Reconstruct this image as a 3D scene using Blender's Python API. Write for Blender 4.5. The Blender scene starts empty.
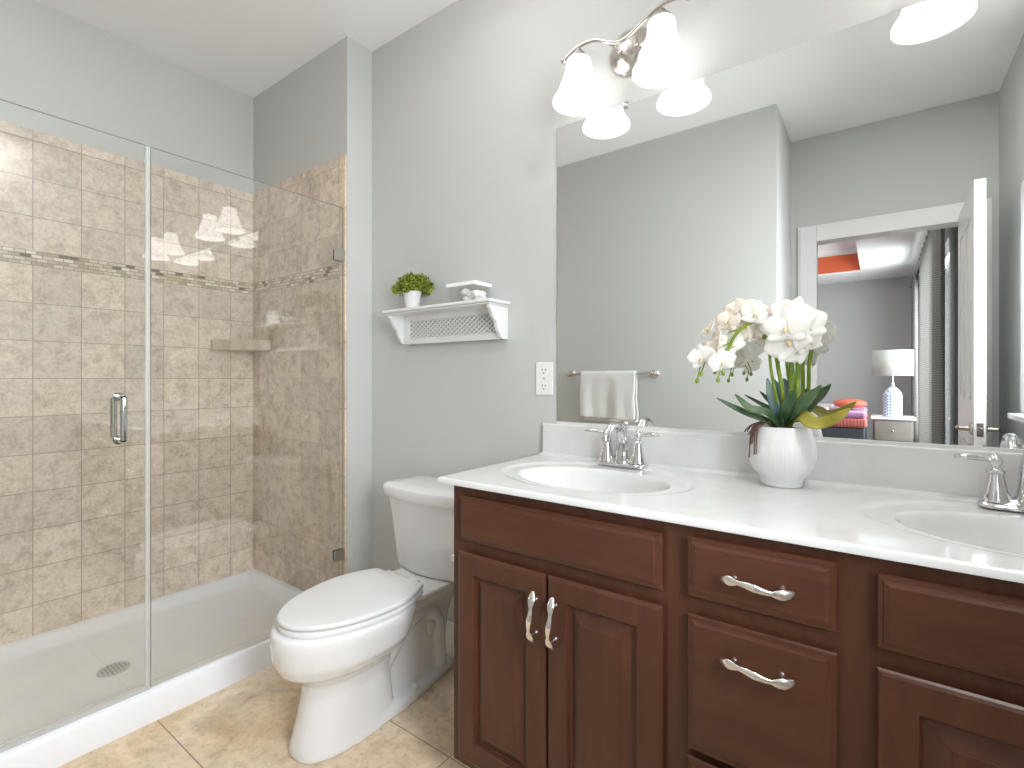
import bpy, bmesh, math, random
from math import sin, cos, pi, radians as R
from mathutils import Vector, Matrix
random.seed(7)
sc = bpy.context.scene
COL = sc.collection

# ------------------------------------------------------------------ camera
CAM_H, FPX, YAW, CY = 1.12, 498.92, 36.254, 378.0
cam = bpy.data.objects.new('camera', bpy.data.cameras.new('camera'))
COL.objects.link(cam)
cam.location = (0, 0, CAM_H)
cam.rotation_euler = (R(90), 0, R(YAW))
cam.data.sensor_width = 36.0
cam.data.lens = 36.0*FPX/1024
cam.data.shift_y = -(384-CY)/1024.0
cam.data.clip_start = 0.02
sc.camera = cam

# ------------------------------------------------------------------ world, lights, exposure
w = bpy.data.worlds.new('world'); sc.world = w; w.use_nodes = True
w.node_tree.nodes['Background'].inputs[0].default_value = (0.86, 0.93, 1.0, 1)
w.node_tree.nodes['Background'].inputs[1].default_value = 1.3

def area(name, loc, rot, sx, sy, power, col=(1, 1, 1)):
    l = bpy.data.lights.new(name, 'AREA'); l.shape = 'RECTANGLE'; l.size = sx; l.size_y = sy
    l.energy = power; l.color = col
    o = bpy.data.objects.new(name, l); o.location = loc; o.rotation_euler = rot
    COL.objects.link(o)
    return o
# fill lights added over the entry and the shower, both above the frame
area('entry_fill_light', (0.36, 0.495, 2.640), (0, 0, 0), 0.15, 0.15, 9.5, (1.0, 0.99, 0.975))
area('shower_fill_light', (-2.32, 0.30, 2.640), (0, 0, 0), 0.13, 0.13, 0.4, (1.0, 0.99, 0.98))
# daylight arriving through the bathroom window (right wall) and the bedroom window
wd = area('window_daylight', (0.80, 0.28, 1.45), (0, R(83), 0), 1.0, 0.75, 37, (0.92, 0.955, 1.0))
wd.data.spread = R(125)
area('bedroom_daylight', (0.95, -4.1, 1.40), (0, R(82), 0), 1.8, 3.0, 165, (0.95, 0.98, 1.0))

area('bedroom_fill_light', (-1.3, -3.1, 2.96), (0, 0, 0), 0.3, 0.3, 42, (1.0, 0.985, 0.96))  # extra fill added to brighten the room side of the curtains
sc.view_settings.view_transform = 'Standard'
sc.view_settings.look = 'None'
sc.view_settings.gamma = 1
sc.view_settings.use_curve_mapping = False
sc.view_settings.exposure = 0.46
sc.cycles.use_denoising = True
sc.cycles.max_bounces = 14
sc.cycles.diffuse_bounces = 7
sc.cycles.glossy_bounces = 8
sc.cycles.transparent_max_bounces = 24
sc.cycles.sample_clamp_indirect = 6

# ------------------------------------------------------------------ materials
def srgb(r, g, b):
    f = lambda c: (c/255/12.92) if c/255 <= .04045 else ((c/255+.055)/1.055)**2.4
    return (f(r), f(g), f(b), 1)

def mat(name, col, rough=.5, metal=0, spec=.5, coat=0, emit=None, est=0, trans=0, sss=0, ior=1.45):
    m = bpy.data.materials.new(name); m.use_nodes = True
    p = m.node_tree.nodes['Principled BSDF']
    c = col if len(col) == 4 else (*col, 1)
    p.inputs['Base Color'].default_value = c
    p.inputs['Roughness'].default_value = rough
    p.inputs['Metallic'].default_value = metal
    p.inputs['Specular IOR Level'].default_value = spec
    p.inputs['Coat Weight'].default_value = coat
    p.inputs['Coat Roughness'].default_value = .05
    p.inputs['IOR'].default_value = ior
    p.inputs['Transmission Weight'].default_value = trans
    p.inputs['Subsurface Weight'].default_value = sss
    if emit:
        p.inputs['Emission Color'].default_value = emit
        p.inputs['Emission Strength'].default_value = est
    return m

class NT:
    def __init__(s, m): s.m = m; s.t = m.node_tree; s.p = s.t.nodes['Principled BSDF']
    def n(s, typ, **kw):
        x = s.t.nodes.new(typ)
        for k, v in kw.items():
            if k.startswith('i_'):
                key = k[2:].replace('_', ' ')
                x.inputs[key].default_value = v
            else: setattr(x, k, v)
        return x
    def l(s, a, b): s.t.links.new(a, b)
    def ramp(s, fac, *stops):
        r = s.n('ShaderNodeValToRGB'); e = r.color_ramp.elements
        while len(e) < len(stops): e.new(.5)
        for el, (p, c) in zip(e, stops): el.position = p; el.color = c
        s.l(fac, r.inputs[0]); return r.outputs[0]
    def mix(s, fac, a, b, mode='MIX'):
        x = s.n('ShaderNodeMix', data_type='RGBA', blend_type=mode)
        for sock, v in ((x.inputs[0], fac), (x.inputs[6], a), (x.inputs[7], b)):
            if isinstance(v, (int, float, tuple)): sock.default_value = v
            else: s.l(v, sock)
        return x.outputs[2]
    def pos(s): return s.n('ShaderNodeNewGeometry').outputs['Position']
    def remap(s, order, off=(0, 0, 0)):
        g = s.pos(); sp = s.n('ShaderNodeSeparateXYZ'); s.l(g, sp.inputs[0])
        c = s.n('ShaderNodeCombineXYZ')
        for i, ch in enumerate(order):
            if ch == '0': continue
            a = s.n('ShaderNodeMath', operation='SUBTRACT'); s.l(sp.outputs['XYZ'.index(ch)], a.inputs[0]); a.inputs[1].default_value = off[i]
            s.l(a.outputs[0], c.inputs[i])
        return c.outputs[0]
    def noise(s, vec, scale, detail=4, rough=.6, dist=0):
        x = s.n('ShaderNodeTexNoise'); x.inputs['Scale'].default_value = scale; x.inputs['Detail'].default_value = detail
        x.inputs['Roughness'].default_value = rough; x.inputs['Distortion'].default_value = dist
        s.l(vec, x.inputs['Vector']); return x.outputs['Fac']
    def bump(s, h, strength=.2, dist=.002):
        b = s.n('ShaderNodeBump'); b.inputs['Strength'].default_value = strength; b.inputs['Distance'].default_value = dist
        s.l(h, b.inputs['Height']); s.l(b.outputs[0], s.p.inputs['Normal'])

def paint(name, col, amt=.15):
    m = mat(name, col, .6, spec=.3); t = NT(m)
    h = t.noise(t.pos(), 180, 3)
    t.bump(h, amt, .001)
    return m
M = {}
M['wall'] = paint('wall_paint', (0.535, 0.54, 0.525))
M['ceiling'] = paint('ceiling_paint', (0.88, 0.88, 0.885))
M['trim'] = mat('white_trim', (0.74, 0.74, 0.737), .35)
M['porcelain'] = mat('porcelain', (0.80, 0.80, 0.81), .12, coat=.5)
M['seat'] = mat('toilet_seat_plastic', (0.77, 0.77, 0.77), .28)
M['acrylic_base'] = mat('shower_acrylic', (0.85, 0.865, 0.91), .25)
M['chrome'] = mat('chrome', (0.70, 0.70, 0.71), .07, 1)
M['nickel'] = mat('brushed_nickel', (0.62, 0.58, 0.54), .22, 1)
M['pull'] = mat('polished_nickel_pull', (0.88, 0.86, 0.84), .22, 1)
M['white_plastic'] = mat('white_plastic', (0.80, 0.80, 0.79), .35)
M['dark'] = mat('dark_slot', (0.02, 0.02, 0.02), .6)
M['pot'] = mat('white_ceramic', (0.76, 0.76, 0.765), .35)
M['caulk'] = mat('white_sealant', (0.66, 0.66, 0.64), .5)

# mirror: silvered glass
M['mirror'] = mat('mirror_silver', (0.90, 0.915, 0.91), 0.0, 1)
M['mirror_edge'] = mat('mirror_edge', (0.24, 0.25, 0.25), .3, .3)

# thin clear glass: Schlick reflection over straight-through transmission
def glass(name, tint=(0.975, 0.985, 0.98, 1), boost=1.0, rough=0.0, floor=.04):
    m = bpy.data.materials.new(name); m.use_nodes = True; t = m.node_tree
    t.nodes.remove(t.nodes['Principled BSDF']); out = t.nodes['Material Output']
    g = t.nodes.new('ShaderNodeNewGeometry')
    d = t.nodes.new('ShaderNodeVectorMath'); d.operation = 'DOT_PRODUCT'
    t.links.new(g.outputs['Incoming'], d.inputs[0]); t.links.new(g.outputs['Normal'], d.inputs[1])
    a = t.nodes.new('ShaderNodeMath'); a.operation = 'ABSOLUTE'; t.links.new(d.outputs['Value'], a.inputs[0])
    s = t.nodes.new('ShaderNodeMath'); s.operation = 'SUBTRACT'; s.inputs[0].default_value = 1; t.links.new(a.outputs[0], s.inputs[1])
    p = t.nodes.new('ShaderNodeMath'); p.operation = 'POWER'; p.inputs[1].default_value = 5; t.links.new(s.outputs[0], p.inputs[0])
    k = t.nodes.new('ShaderNodeMath'); k.operation = 'MULTIPLY_ADD'; k.inputs[1].default_value = (1-floor)*boost; k.inputs[2].default_value = floor*boost
    t.links.new(p.outputs[0], k.inputs[0])
    tr = t.nodes.new('ShaderNodeBsdfTransparent'); tr.inputs[0].default_value = tint
    gl = t.nodes.new('ShaderNodeBsdfGlossy'); gl.inputs['Roughness'].default_value = rough; gl.inputs[0].default_value = (1, 1, 1, 1)
    mx = t.nodes.new('ShaderNodeMixShader')
    t.links.new(k.outputs[0], mx.inputs[0]); t.links.new(tr.outputs[0], mx.inputs[1]); t.links.new(gl.outputs[0], mx.inputs[2])
    t.links.new(mx.outputs[0], out.inputs[0])
    return m
M['glass'] = glass('shower_glass', boost=1.9)
M['glass_edge'] = mat('glass_edge', (0.33, 0.36, 0.35), .2)
M['seal'] = mat('clear_vinyl_seal', (0.80, 0.80, 0.78), .3); M['seal'].node_tree.nodes['Principled BSDF'].inputs['Alpha'].default_value = .38
M['pane'] = glass('window_glass')
M['acrylic'] = glass('clear_acrylic', (0.985, 0.985, 0.985, 1), 1.3, .03)

# stone-look wall tile
def wall_tile(name, order, off, bw, bh, light, dark, gap=.0016, stagger=0.0):
    m = mat(name, (.5, .4, .3), .46, spec=.35); t = NT(m)
    v = t.remap(order, off)
    b = t.n('ShaderNodeTexBrick', offset=stagger, squash=1.0)
    b.inputs['Scale'].default_value = 1; b.inputs['Mortar Size'].default_value = gap
    b.inputs['Mortar Smooth'].default_value = .1; b.inputs['Brick Width'].default_value = bw; b.inputs['Row Height'].default_value = bh
    b.inputs['Bias'].default_value = 0
    b.inputs['Color1'].default_value = (.82, .82, .82, 1); b.inputs['Color2'].default_value = (1.06, 1.05, 1.04, 1); b.inputs['Mortar'].default_value = (1, 1, 1, 1)
    t.l(v, b.inputs['Vector'])
    p = t.pos()
    n1 = t.noise(p, 19, 8, .72, .4); n2 = t.noise(p, 75, 5, .75, .3)
    c = t.ramp(n1, (.34, dark), (.52, light), (.72, tuple(min(1, x*1.10) for x in light[:3])+(1,)))
    c2 = t.ramp(n2, (.36, (.82, .80, .77, 1)), (.52, (1, 1, 1, 1)), (.8, (1.06, 1.06, 1.06, 1)))
    c = t.mix(1.0, c, c2, 'MULTIPLY')
    c = t.mix(.8, c, b.outputs['Color'], 'MULTIPLY')
    c = t.mix(b.outputs['Fac'], c, srgb(166, 151, 136))
    t.l(c, t.p.inputs['Base Color'])
    inv = t.n('ShaderNodeMath', operation='SUBTRACT'); inv.inputs[0].default_value = 1; t.l(b.outputs['Fac'], inv.inputs[1])
    t.bump(inv.outputs[0], .5, .002)
    return m
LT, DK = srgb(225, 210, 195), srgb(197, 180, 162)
M['tile_left_low'] = wall_tile('wall_tile_left_low', 'YZ0', (.022, 1.575-20*.1525, 0), .1525, .1525, LT, DK)
M['tile_left_up'] = wall_tile('wall_tile_left_up', 'YZ0', (.022, 1.617-4*.1535, 0), .1525, .1535, LT, DK)
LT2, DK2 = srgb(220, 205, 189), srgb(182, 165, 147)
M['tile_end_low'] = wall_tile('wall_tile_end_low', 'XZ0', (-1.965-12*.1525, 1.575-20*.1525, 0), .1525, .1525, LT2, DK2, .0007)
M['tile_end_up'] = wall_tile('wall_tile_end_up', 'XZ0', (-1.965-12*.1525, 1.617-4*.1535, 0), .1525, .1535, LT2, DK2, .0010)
M['bullnose'] = wall_tile('bullnose_tile', 'XZ0', (-3, .08, 0), 9, .30, srgb(222, 205, 182), srgb(202, 182, 158))
M['stone_shelf'] = wall_tile('stone_shelf', 'XY0', (-9, -9, 0), 30, 30, srgb(205, 192, 174), srgb(186, 170, 150))

def mosaic(name, order):
    m = mat(name, (.5, .4, .3), .3); t = NT(m)
    v = t.remap(order, (-7, 1.575, 0))
    b = t.n('ShaderNodeTexBrick', offset=.5, squash=1.0)
    b.inputs['Scale'].default_value = 1; b.inputs['Mortar Size'].default_value = .0014
    b.inputs['Brick Width'].default_value = .033; b.inputs['Row Height'].default_value = .0145
    b.inputs['Color1'].default_value = (0, 0, 0, 1); b.inputs['Color2'].default_value = (1, 1, 1, 1); b.inputs['Mortar'].default_value = (.5, .5, .5, 1)
    t.l(v, b.inputs['Vector'])
    r = t.n('ShaderNodeValToRGB'); r.color_ramp.interpolation = 'CONSTANT'; e = r.color_ramp.elements
    stops = [(0, srgb(118, 100, 82)), (.09, srgb(206, 192, 170)), (.34, srgb(178, 160, 136)), (.5, srgb(214, 202, 184)), (.7, srgb(192, 174, 150)), (.88, srgb(226, 218, 204))]
    while len(e) < len(stops): e.new(.5)
    for el, (p, c) in zip(e, stops): el.position = p; el.color = c
    t.l(b.outputs['Color'], r.inputs[0])
    c = t.mix(b.outputs['Fac'], r.outputs[0], srgb(150, 136, 118))
    t.l(c, t.p.inputs['Base Color'])
    return m
M['mosaic_y'] = mosaic('mosaic_left', 'YZ0')
M['mosaic_x'] = mosaic('mosaic_end', 'XZ0')

# floor tile
def floor_tile():
    m = mat('floor_tile', (.5, .4, .3), .42); t = NT(m)
    v = t.remap('XY0', (-1.02-4*.9, .6305-5*.4485, 0))
    b = t.n('ShaderNodeTexBrick', offset=0, squash=1.0)
    b.inputs['Scale'].default_value = 1; b.inputs['Mortar Size'].default_value = .0021; b.inputs['Mortar Smooth'].default_value = .1
    b.inputs['Brick Width'].default_value = .9; b.inputs['Row Height'].default_value = .4485
    b.inputs['Color1'].default_value = (.92, .92, .92, 1); b.inputs['Color2'].default_value = (1.04, 1.03, 1.02, 1); b.inputs['Mortar'].default_value = (1, 1, 1, 1)
    t.l(v, b.inputs['Vector'])
    p = t.pos()
    n1 = t.noise(p, 4.5, 7, .62, .9); n2 = t.noise(p, 38, 6, .72, .4); n3 = t.noise(p, 2.6, 3, .5, .3)
    c = t.ramp(n1, (.34, srgb(200, 180, 154)), (.5, srgb(226, 208, 184)), (.68, srgb(240, 224, 202)))
    cw = t.ramp(n3, (.42, (1, 1, 1, 1)), (.66, (1.0, .92, .80, 1)))
    c = t.mix(1, c, cw, 'MULTIPLY')
    c2 = t.ramp(n2, (.33, (.72, .68, .62, 1)), (.52, (1, 1, 1, 1)))
    c = t.mix(.8, c, c2, 'MULTIPLY')
    c = t.mix(.8, c, b.outputs['Color'], 'MULTIPLY')
    c = t.mix(b.outputs['Fac'], c, srgb(158, 134, 108))
    t.l(c, t.p.inputs['Base Color'])
    inv = t.n('ShaderNodeMath', operation='SUBTRACT'); inv.inputs[0].default_value = 1; t.l(b.outputs['Fac'], inv.inputs[1])
    t.bump(inv.outputs[0], .4, .002)
    return m
M['floor'] = floor_tile()

def wood(name, stretch):
    m = mat(name, (.1, .05, .03), .36, spec=.45, coat=.12); t = NT(m)
    mp = t.n('ShaderNodeMapping'); mp.inputs['Scale'].default_value = stretch
    t.l(t.pos(), mp.inputs['Vector'])
    n = t.noise(mp.outputs[0], 26, 8, .62, .8); n2 = t.noise(t.pos(), 3.2, 3, .5, .2)
    c = t.ramp(n, (.3, srgb(76, 43, 30)), (.5, srgb(83, 49, 34)), (.75, srgb(92, 57, 39)))
    c2 = t.ramp(n2, (.35, (.86, .84, .84, 1)), (.65, (1.08, 1.06, 1.02, 1)))
    c = t.mix(1, c, c2, 'MULTIPLY')
    t.l(c, t.p.inputs['Base Color'])
    t.p.inputs['Coat Roughness'].default_value = .25
    t.bump(n, .05, .001)
    return m
M['wood_v'] = wood('stained_maple_vertical', (1, 1, .12))
M['wood_h'] = wood('stained_maple_horizontal', (.12, 1, 1))
M['wood_dark'] = mat('toe_kick_dark_board', srgb(52, 28, 22), .5)  # darker brown than the cabinet fronts

def marble():
    m = mat('cultured_marble', (.8, .8, .79), .14, coat=.35); t = NT(m)
    n = t.noise(t.pos(), 5, 6, .6, 1.5)
    c = t.ramp(n, (.4, (.665, .665, .66, 1)), (.6, (.695, .695, .692, 1)))
    t.l(c, t.p.inputs['Base Color']); return m
M['marble'] = marble()

# ------------------------------------------------------------------ mesh helpers
WL = {}
def link_mesh(name, bm, m, parent=None, smooth=None, bevel=None):
    if smooth is not None:
        for f in bm.faces: f.smooth = True
    bm.normal_update()
    if parent is not None: org = WL[parent]
    else:
        vs = [v.co for v in bm.verts]
        mn = Vector([min(v[i] for v in vs) for i in range(3)]); mx = Vector([max(v[i] for v in vs) for i in range(3)])
        org = Vector(((mn.x+mx.x)/2, (mn.y+mx.y)/2, mn.z))
    for v in bm.verts: v.co -= org
    me = bpy.data.meshes.new(name); bm.to_mesh(me); bm.free()
    if isinstance(m, (list, tuple)):
        for x in m: me.materials.append(x)
    else: me.materials.append(m)
    if smooth is not None and smooth < 180:
        try: me.set_sharp_from_angle(angle=R(smooth))
        except Exception: pass
    o = bpy.data.objects.new(name, me); COL.objects.link(o)
    if parent is not None: o.parent = parent
    else: o.location = org
    WL[o] = org.copy()
    if bevel:
        b = o.modifiers.new('bevel', 'BEVEL'); b.width = bevel; b.segments = 2; b.limit_method = 'ANGLE'; b.angle_limit = R(40)
    return o
obj = link_mesh
def thing(name, label, cat, loc, group=None):
    o = bpy.data.objects.new(name, None); COL.objects.link(o); o.location = loc; o.empty_display_size = .05
    WL[o] = Vector(loc)
    return tag(o, label, cat, group)
def tag(o, label, cat, group=None):
    o['label'] = label; o['category'] = cat
    if group: o['group'] = group
    return o
def struct(name, bm, m, parent=None, **kw):
    o = link_mesh(name, bm, m, parent, **kw)
    o['kind'] = 'structure'
    return o
def dup(root, loc, label=None, rotz=None):
    def rec(o, par):
        c = o.copy(); COL.objects.link(c)
        if par is not None: c.parent = par
        for ch in list(o.children): rec(ch, c)
        return c
    r = rec(root, None); r.location = loc
    if rotz is not None: r.rotation_euler.z = rotz
    if label: r['label'] = label
    return r

def new(): return bmesh.new()
def box(bm, x0, x1, y0, y1, z0, z1, mi=0):
    vs = [bm.verts.new((x, y, z)) for z in (z0, z1) for y in (y0, y1) for x in (x0, x1)]
    for q in ((0, 2, 3, 1), (4, 5, 7, 6), (0, 1, 5, 4), (2, 6, 7, 3), (0, 4, 6, 2), (1, 3, 7, 5)):
        f = bm.faces.new([vs[i] for i in q]); f.material_index = mi
    return bm
def bx(*a): return box(new(), *a)
def lathe(bm, prof, c=(0, 0, 0), n=32, sx=1, sy=1, cap0=True, cap1=True, rot=None, wob=None):
    rings = []
    for r, z in prof:
        ring = []
        for i in range(n):
            a = 2*pi*i/n
            rr = r*(wob(a, z) if wob else 1)
            p = Vector((rr*cos(a)*sx, rr*sin(a)*sy, z))
            if rot: p = rot @ p
            ring.append(bm.verts.new(p+Vector(c)))
        rings.append(ring)
    for a, b in zip(rings, rings[1:]):
        for i in range(n): bm.faces.new((a[i], a[(i+1) % n], b[(i+1) % n], b[i]))
    if cap0: bm.faces.new(rings[0][::-1])
    if cap1: bm.faces.new(rings[-1])
    return bm
def catmull(pts, k=8):
    P = [Vector(p) for p in pts]; P = [2*P[0]-P[1]]+P+[2*P[-1]-P[-2]]; out = []
    for i in range(1, len(P)-2):
        for j in range(k):
            t = j/k; a, b, c, d = P[i-1:i+3]
            out.append(.5*((2*b)+(c-a)*t+(2*a-5*b+4*c-d)*t*t+(3*b-a-3*c+d)*t**3))
    out.append(P[-2]); return out
def tube(bm, pts, rad, n=10, flat=None, up=None, closed=False, caps=True):
    """rad: number or f(s); flat: f(s)->(width scale, depth scale)"""
    P = [Vector(p) for p in pts]; N = len(P); rings = []
    ref = Vector(up) if up else None; prev = None
    for i, p in enumerate(P):
        if closed: t = (P[(i+1) % N]-P[i-1]).normalized()
        else: t = (P[min(i+1, N-1)]-P[max(i-1, 0)]).normalized()
        if ref: u = ref-t*ref.dot(t)
        elif prev: u = prev-t*prev.dot(t)
        else:
            u = Vector((0, 0, 1)) if abs(t.z) < .9 else Vector((1, 0, 0)); u = u-t*u.dot(t)
        u.normalize(); prev = u; v = t.cross(u)
        s = i/(N-1) if N > 1 else 0
        r = rad(s) if callable(rad) else rad
        fu, fv = flat(s) if flat else (1, 1)
        rings.append([bm.verts.new(p+u*(r*fu*cos(2*pi*k/n))+v*(r*fv*sin(2*pi*k/n))) for k in range(n)])
    L = list(zip(rings, rings[1:]))
    if closed: L.append((rings[-1], rings[0]))
    for a, b in L:
        for k in range(n): bm.faces.new((a[k], a[(k+1) % n], b[(k+1) % n], b[k]))
    if caps and not closed: bm.faces.new(rings[0][::-1]); bm.faces.new(rings[-1])
    bmesh.ops.recalc_face_normals(bm, faces=bm.faces[:]) if len(bm.faces) < 6000 else None
    return bm
def sphere(bm, c, r, u=16, v=10, s=(1, 1, 1)):
    bmesh.ops.create_uvsphere(bm, u_segments=u, v_segments=v, radius=r, matrix=Matrix.Translation(c) @ Matrix.Diagonal((*s, 1)))
    return bm
def prism(bm, pts, axis, a0, a1):
    """extrude a 2-D outline along an axis ('x': pts are (y,z); 'y': (x,z); 'z': (x,y))"""
    def P(p, a): return {'x': (a, p[0], p[1]), 'y': (p[0], a, p[1]), 'z': (p[0], p[1], a)}[axis]
    A = [bm.verts.new(P(p, a0)) for p in pts]; B = [bm.verts.new(P(p, a1)) for p in pts]; n = len(pts)
    bm.faces.new(A[::-1]); bm.faces.new(B)
    for i in range(n): bm.faces.new((A[i], A[(i+1) % n], B[(i+1) % n], B[i]))
    bmesh.ops.recalc_face_normals(bm, faces=bm.faces[:])
    return bm
def loft(bm, rings, cap0=True, cap1=True):
    RR = [[bm.verts.new(p) for p in r] for r in rings]; n = len(RR[0])
    for a, b in zip(RR, RR[1:]):
        for k in range(n): bm.faces.new((a[k], a[(k+1) % n], b[(k+1) % n], b[k]))
    if cap0: bm.faces.new(RR[0][::-1])
    if cap1: bm.faces.new(RR[-1])
    bmesh.ops.recalc_face_normals(bm, faces=bm.faces[:])
    return bm
def panel(bm, x0, x1, z0, z1, yf, prof, thick):
    """front made of nested rectangles: prof = [(inset, depth back from yf)], facing -Y"""
    prof = [(.009, thick)]+prof
    rings = [[bm.verts.new(p) for p in ((x0+i, yf+d, z0+i), (x1-i, yf+d, z0+i), (x1-i, yf+d, z1-i), (x0+i, yf+d, z1-i))] for i, d in prof]
    for a, b in zip(rings, rings[1:]):
        for k in range(4): bm.faces.new((a[k], a[(k+1) % 4], b[(k+1) % 4], b[k]))
    bm.faces.new(rings[-1]); bm.faces.new(rings[0][::-1])
    bmesh.ops.recalc_face_normals(bm, faces=bm.faces[:])
    return bm
def roundrect(cx, cy, hx, hy, r, n=6):
    out = []
    for sx, sy, a0 in ((1, 1, 0), (-1, 1, 90), (-1, -1, 180), (1, -1, 270)):
        for k in range(n+1):
            a = R(a0+90*k/n); out.append((cx+sx*(hx-r)+r*cos(a), cy+sy*(hy-r)+r*sin(a)))
    return out

# ------------------------------------------------------------------ room shell
XL, XC, YE, D, H = -2.747, -1.915, 1.356, 1.5, 2.651
XR, YT, YD, XJ = 0.522, -0.130, -0.700, -0.455
struct('floor', bx(-2.95, .66, -.82, 1.62, -.1, 0), M['floor'])
struct('ceiling', bx(-2.95, .66, -.82, 1.62, H, H+.1), M['ceiling'])
struct('wall_back', bx(-1.915, .66, D, 1.62, 0, H), M['wall'])
struct('wall_shower_end', bx(XL-.008, XC, YE+.008, 1.62, 0, H), M['wall'])
wl = struct('wall_left', bx(-2.95, XL-.008, YT-.5, 1.62, 0, H), M['wall'])
struct('wall_front', bx(-2.95, XJ, -.82, YT, 0, H), M['wall'])
# door wall with opening
OX0, OX1, OZ = -.315, .392, 1.985
b = new(); box(b, XJ, OX0-.018, -.82, YD, 0, H); box(b, OX1+.018, XR, -.82, YD, 0, H); box(b, OX0-.018, OX1+.018, -.82, YD, OZ+.018, H)
struct('wall_door_side', b, M['wall'])
# right wall with window opening
WY0, WY1, WZ0, WZ1 = -.03, .59, .965, 1.90
b = new(); box(b, XR, .66, -.82, WY0, 0, H); box(b, XR, .66, WY1, 1.62, 0, H); box(b, XR, .66, WY0, WY1, 0, WZ0); box(b, XR, .66, WY0, WY1, WZ1, H)
struct('wall_right', b, M['wall'])
# tile on the shower walls
TT, AB, AT, TB = 2.121, 1.575, 1.634, .07
def skin(name, bm, m): return struct(name, bm, m)
struct('wall_tile_left_lower', bx(XL-.008, XL, YT, YE, TB, AB), M['tile_left_low'])
struct('wall_tile_left_upper', bx(XL-.008, XL, YT, YE, AT, TT), M['tile_left_up'])
struct('trim_1', bx(XL-.008, XL+.001, YT, YE, AB, AT), M['mosaic_y'])
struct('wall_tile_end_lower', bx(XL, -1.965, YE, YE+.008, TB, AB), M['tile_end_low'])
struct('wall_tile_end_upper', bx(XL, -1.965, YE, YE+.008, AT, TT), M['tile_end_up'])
struct('trim_2', bx(XL, -1.965, YE-.001, YE+.008, AB, AT), M['mosaic_x'])
struct('trim_3', bx(-1.965, XC, YE-.0005, YE+.008, .12, TT), M['bullnose'], bevel=.004)
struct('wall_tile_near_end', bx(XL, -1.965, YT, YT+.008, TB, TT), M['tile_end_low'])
# baseboards
def base(name, x0, x1, y0, y1): struct(name, bx(x0, x1, y0, y1, 0, .13), M['trim'], bevel=.004)
base('baseboard_back', -1.913, -.92, 1.488, 1.5)
base('baseboard_column', XC, XC+.012, YE+.01, 1.488)
base('baseboard_front', -1.90, XJ, YT, YT+.012)
base('baseboard_jog', XJ, XJ+.012, YD, YT)
base('baseboard_right', XR-.012, XR, YD+.02, .96)

# window in the right wall (beside the camera)
b = new()
for a in ((WY0-.075, WY0, WZ0, WZ1+.075), (WY1, WY1+.075, WZ0, WZ1+.075), (WY0, WY1, WZ1, WZ1+.075)):
    box(b, XR-.016, XR, a[0], a[1], a[2], a[3])
win = struct('window_1', b, M['trim'], bevel=.003)
b = new(); yy = (WY0+WY1)/2
for a in ((WY0, WY0+.035, WZ0, WZ1), (WY1-.035, WY1, WZ0, WZ1), (WY0, WY1, WZ0, WZ0+.04), (WY0, WY1, WZ1-.035, WZ1), (WY0, WY1, 1.42, 1.455)):
    box(b, XR+.05, XR+.085, *a)
struct('window_sash', b, M['trim'], win)
struct('window_sill', bx(XR-.055, XR+.05, WY0-.10, WY1+.09, WZ0-.028, WZ0), M['trim'], win, bevel=.006)
struct('window_pane', bx(XR+.065, XR+.069, WY0+.03, WY1-.03, WZ0+.03, WZ1-.03), M['pane'], win)

# door casing, jamb and open door
b = new(); CW = .10
for x0, x1, z0, z1 in ((OX0-CW, OX0+.004, 0, OZ+CW), (OX1-.004, min(OX1+CW, XR-.002), 0, OZ+CW), (OX0+.004, OX1-.004, OZ-.004, OZ+CW)):
    box(b, x0, x1, YD, YD+.016, z0, z1)
    box(b, x0+.012 if x0 < 0 and x1 < 0 else x0, x1, YD+.016, YD+.022, z0, z1-.015 if z1 > 2 else z1)
for x0, x1, z0, z1 in ((OX0-.018, OX0, 0, OZ), (OX1, OX1+.018, 0, OZ), (OX0-.018, OX1+.018, OZ, OZ+.018)):
    box(b, x0, x1, -.82, YD, z0, z1)
struct('trim_4', b, M['trim'], bevel=.003)
DL, DT = .665, .040
door = bpy.data.objects.new('door_1', None); COL.objects.link(door); door['kind'] = 'structure'
WL[door] = Vector((0, 0, 0))
# built along +Y from the hinge, thickness toward +X
b = new()
def doorface(b, xs, sgn):
    pass
box(b, 0, DT, 0, DL, .012, 2.0)
for xf, s in ((0, -1), (DT, 1)):
    for z0, z1 in ((.22, .82), (1.02, 1.86)):
        for y0, y1 in ((.11, .30), (.365, .555)):
            ya, yb, za, zb = y0, y1, z0, z1
            f0 = xf+s*.0005; f1 = xf-s*.0005
            for q in ((ya, yb, za, za+.014), (ya, yb, zb-.014, zb), (ya, ya+.014, za, zb), (yb-.014, yb, za, zb)):
                box(b, min(xf, xf+s*.004), max(xf, xf+s*.004), *q)
obj('door_slab', b, M['trim'], door)
b = new()
for s in (-1, 1):
    x = 0 if s < 0 else DT
    rot = Matrix.Rotation(R(90)*s, 3, 'Y')
    lathe(b, [(.030, 0), (.030, .004), (.024, .009), (.012, .012), (.010, .045)], (x, DL-.06, .89), 20, rot=rot)
    tube(b, catmull([(x+s*.044, DL-.055, .89), (x+s*.046, DL-.08, .892), (x+s*.046, DL-.13, .888), (x+s*.042, DL-.165, .884)]), .0085, 10)
obj('door_handle', b, M['nickel'], door, smooth=40)
obj('latch_plate', bx(.009, DT-.009, DL, DL+.0015, .86, .92), M['nickel'], door)
obj('latch_bolt', bx(.014, DT-.014, DL, DL+.010, .878, .902), M['nickel'], door, bevel=.003)
for z in (.22, 1.02, 1.80): obj('hinge', tube(new(), [(DT+.006, -.004, z), (DT+.006, -.004, z+.09)], .006, 8), M['nickel'], door, smooth=40)
door.location = (.356, YD+.022, 0); door.rotation_euler.z = R(1.0)

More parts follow.
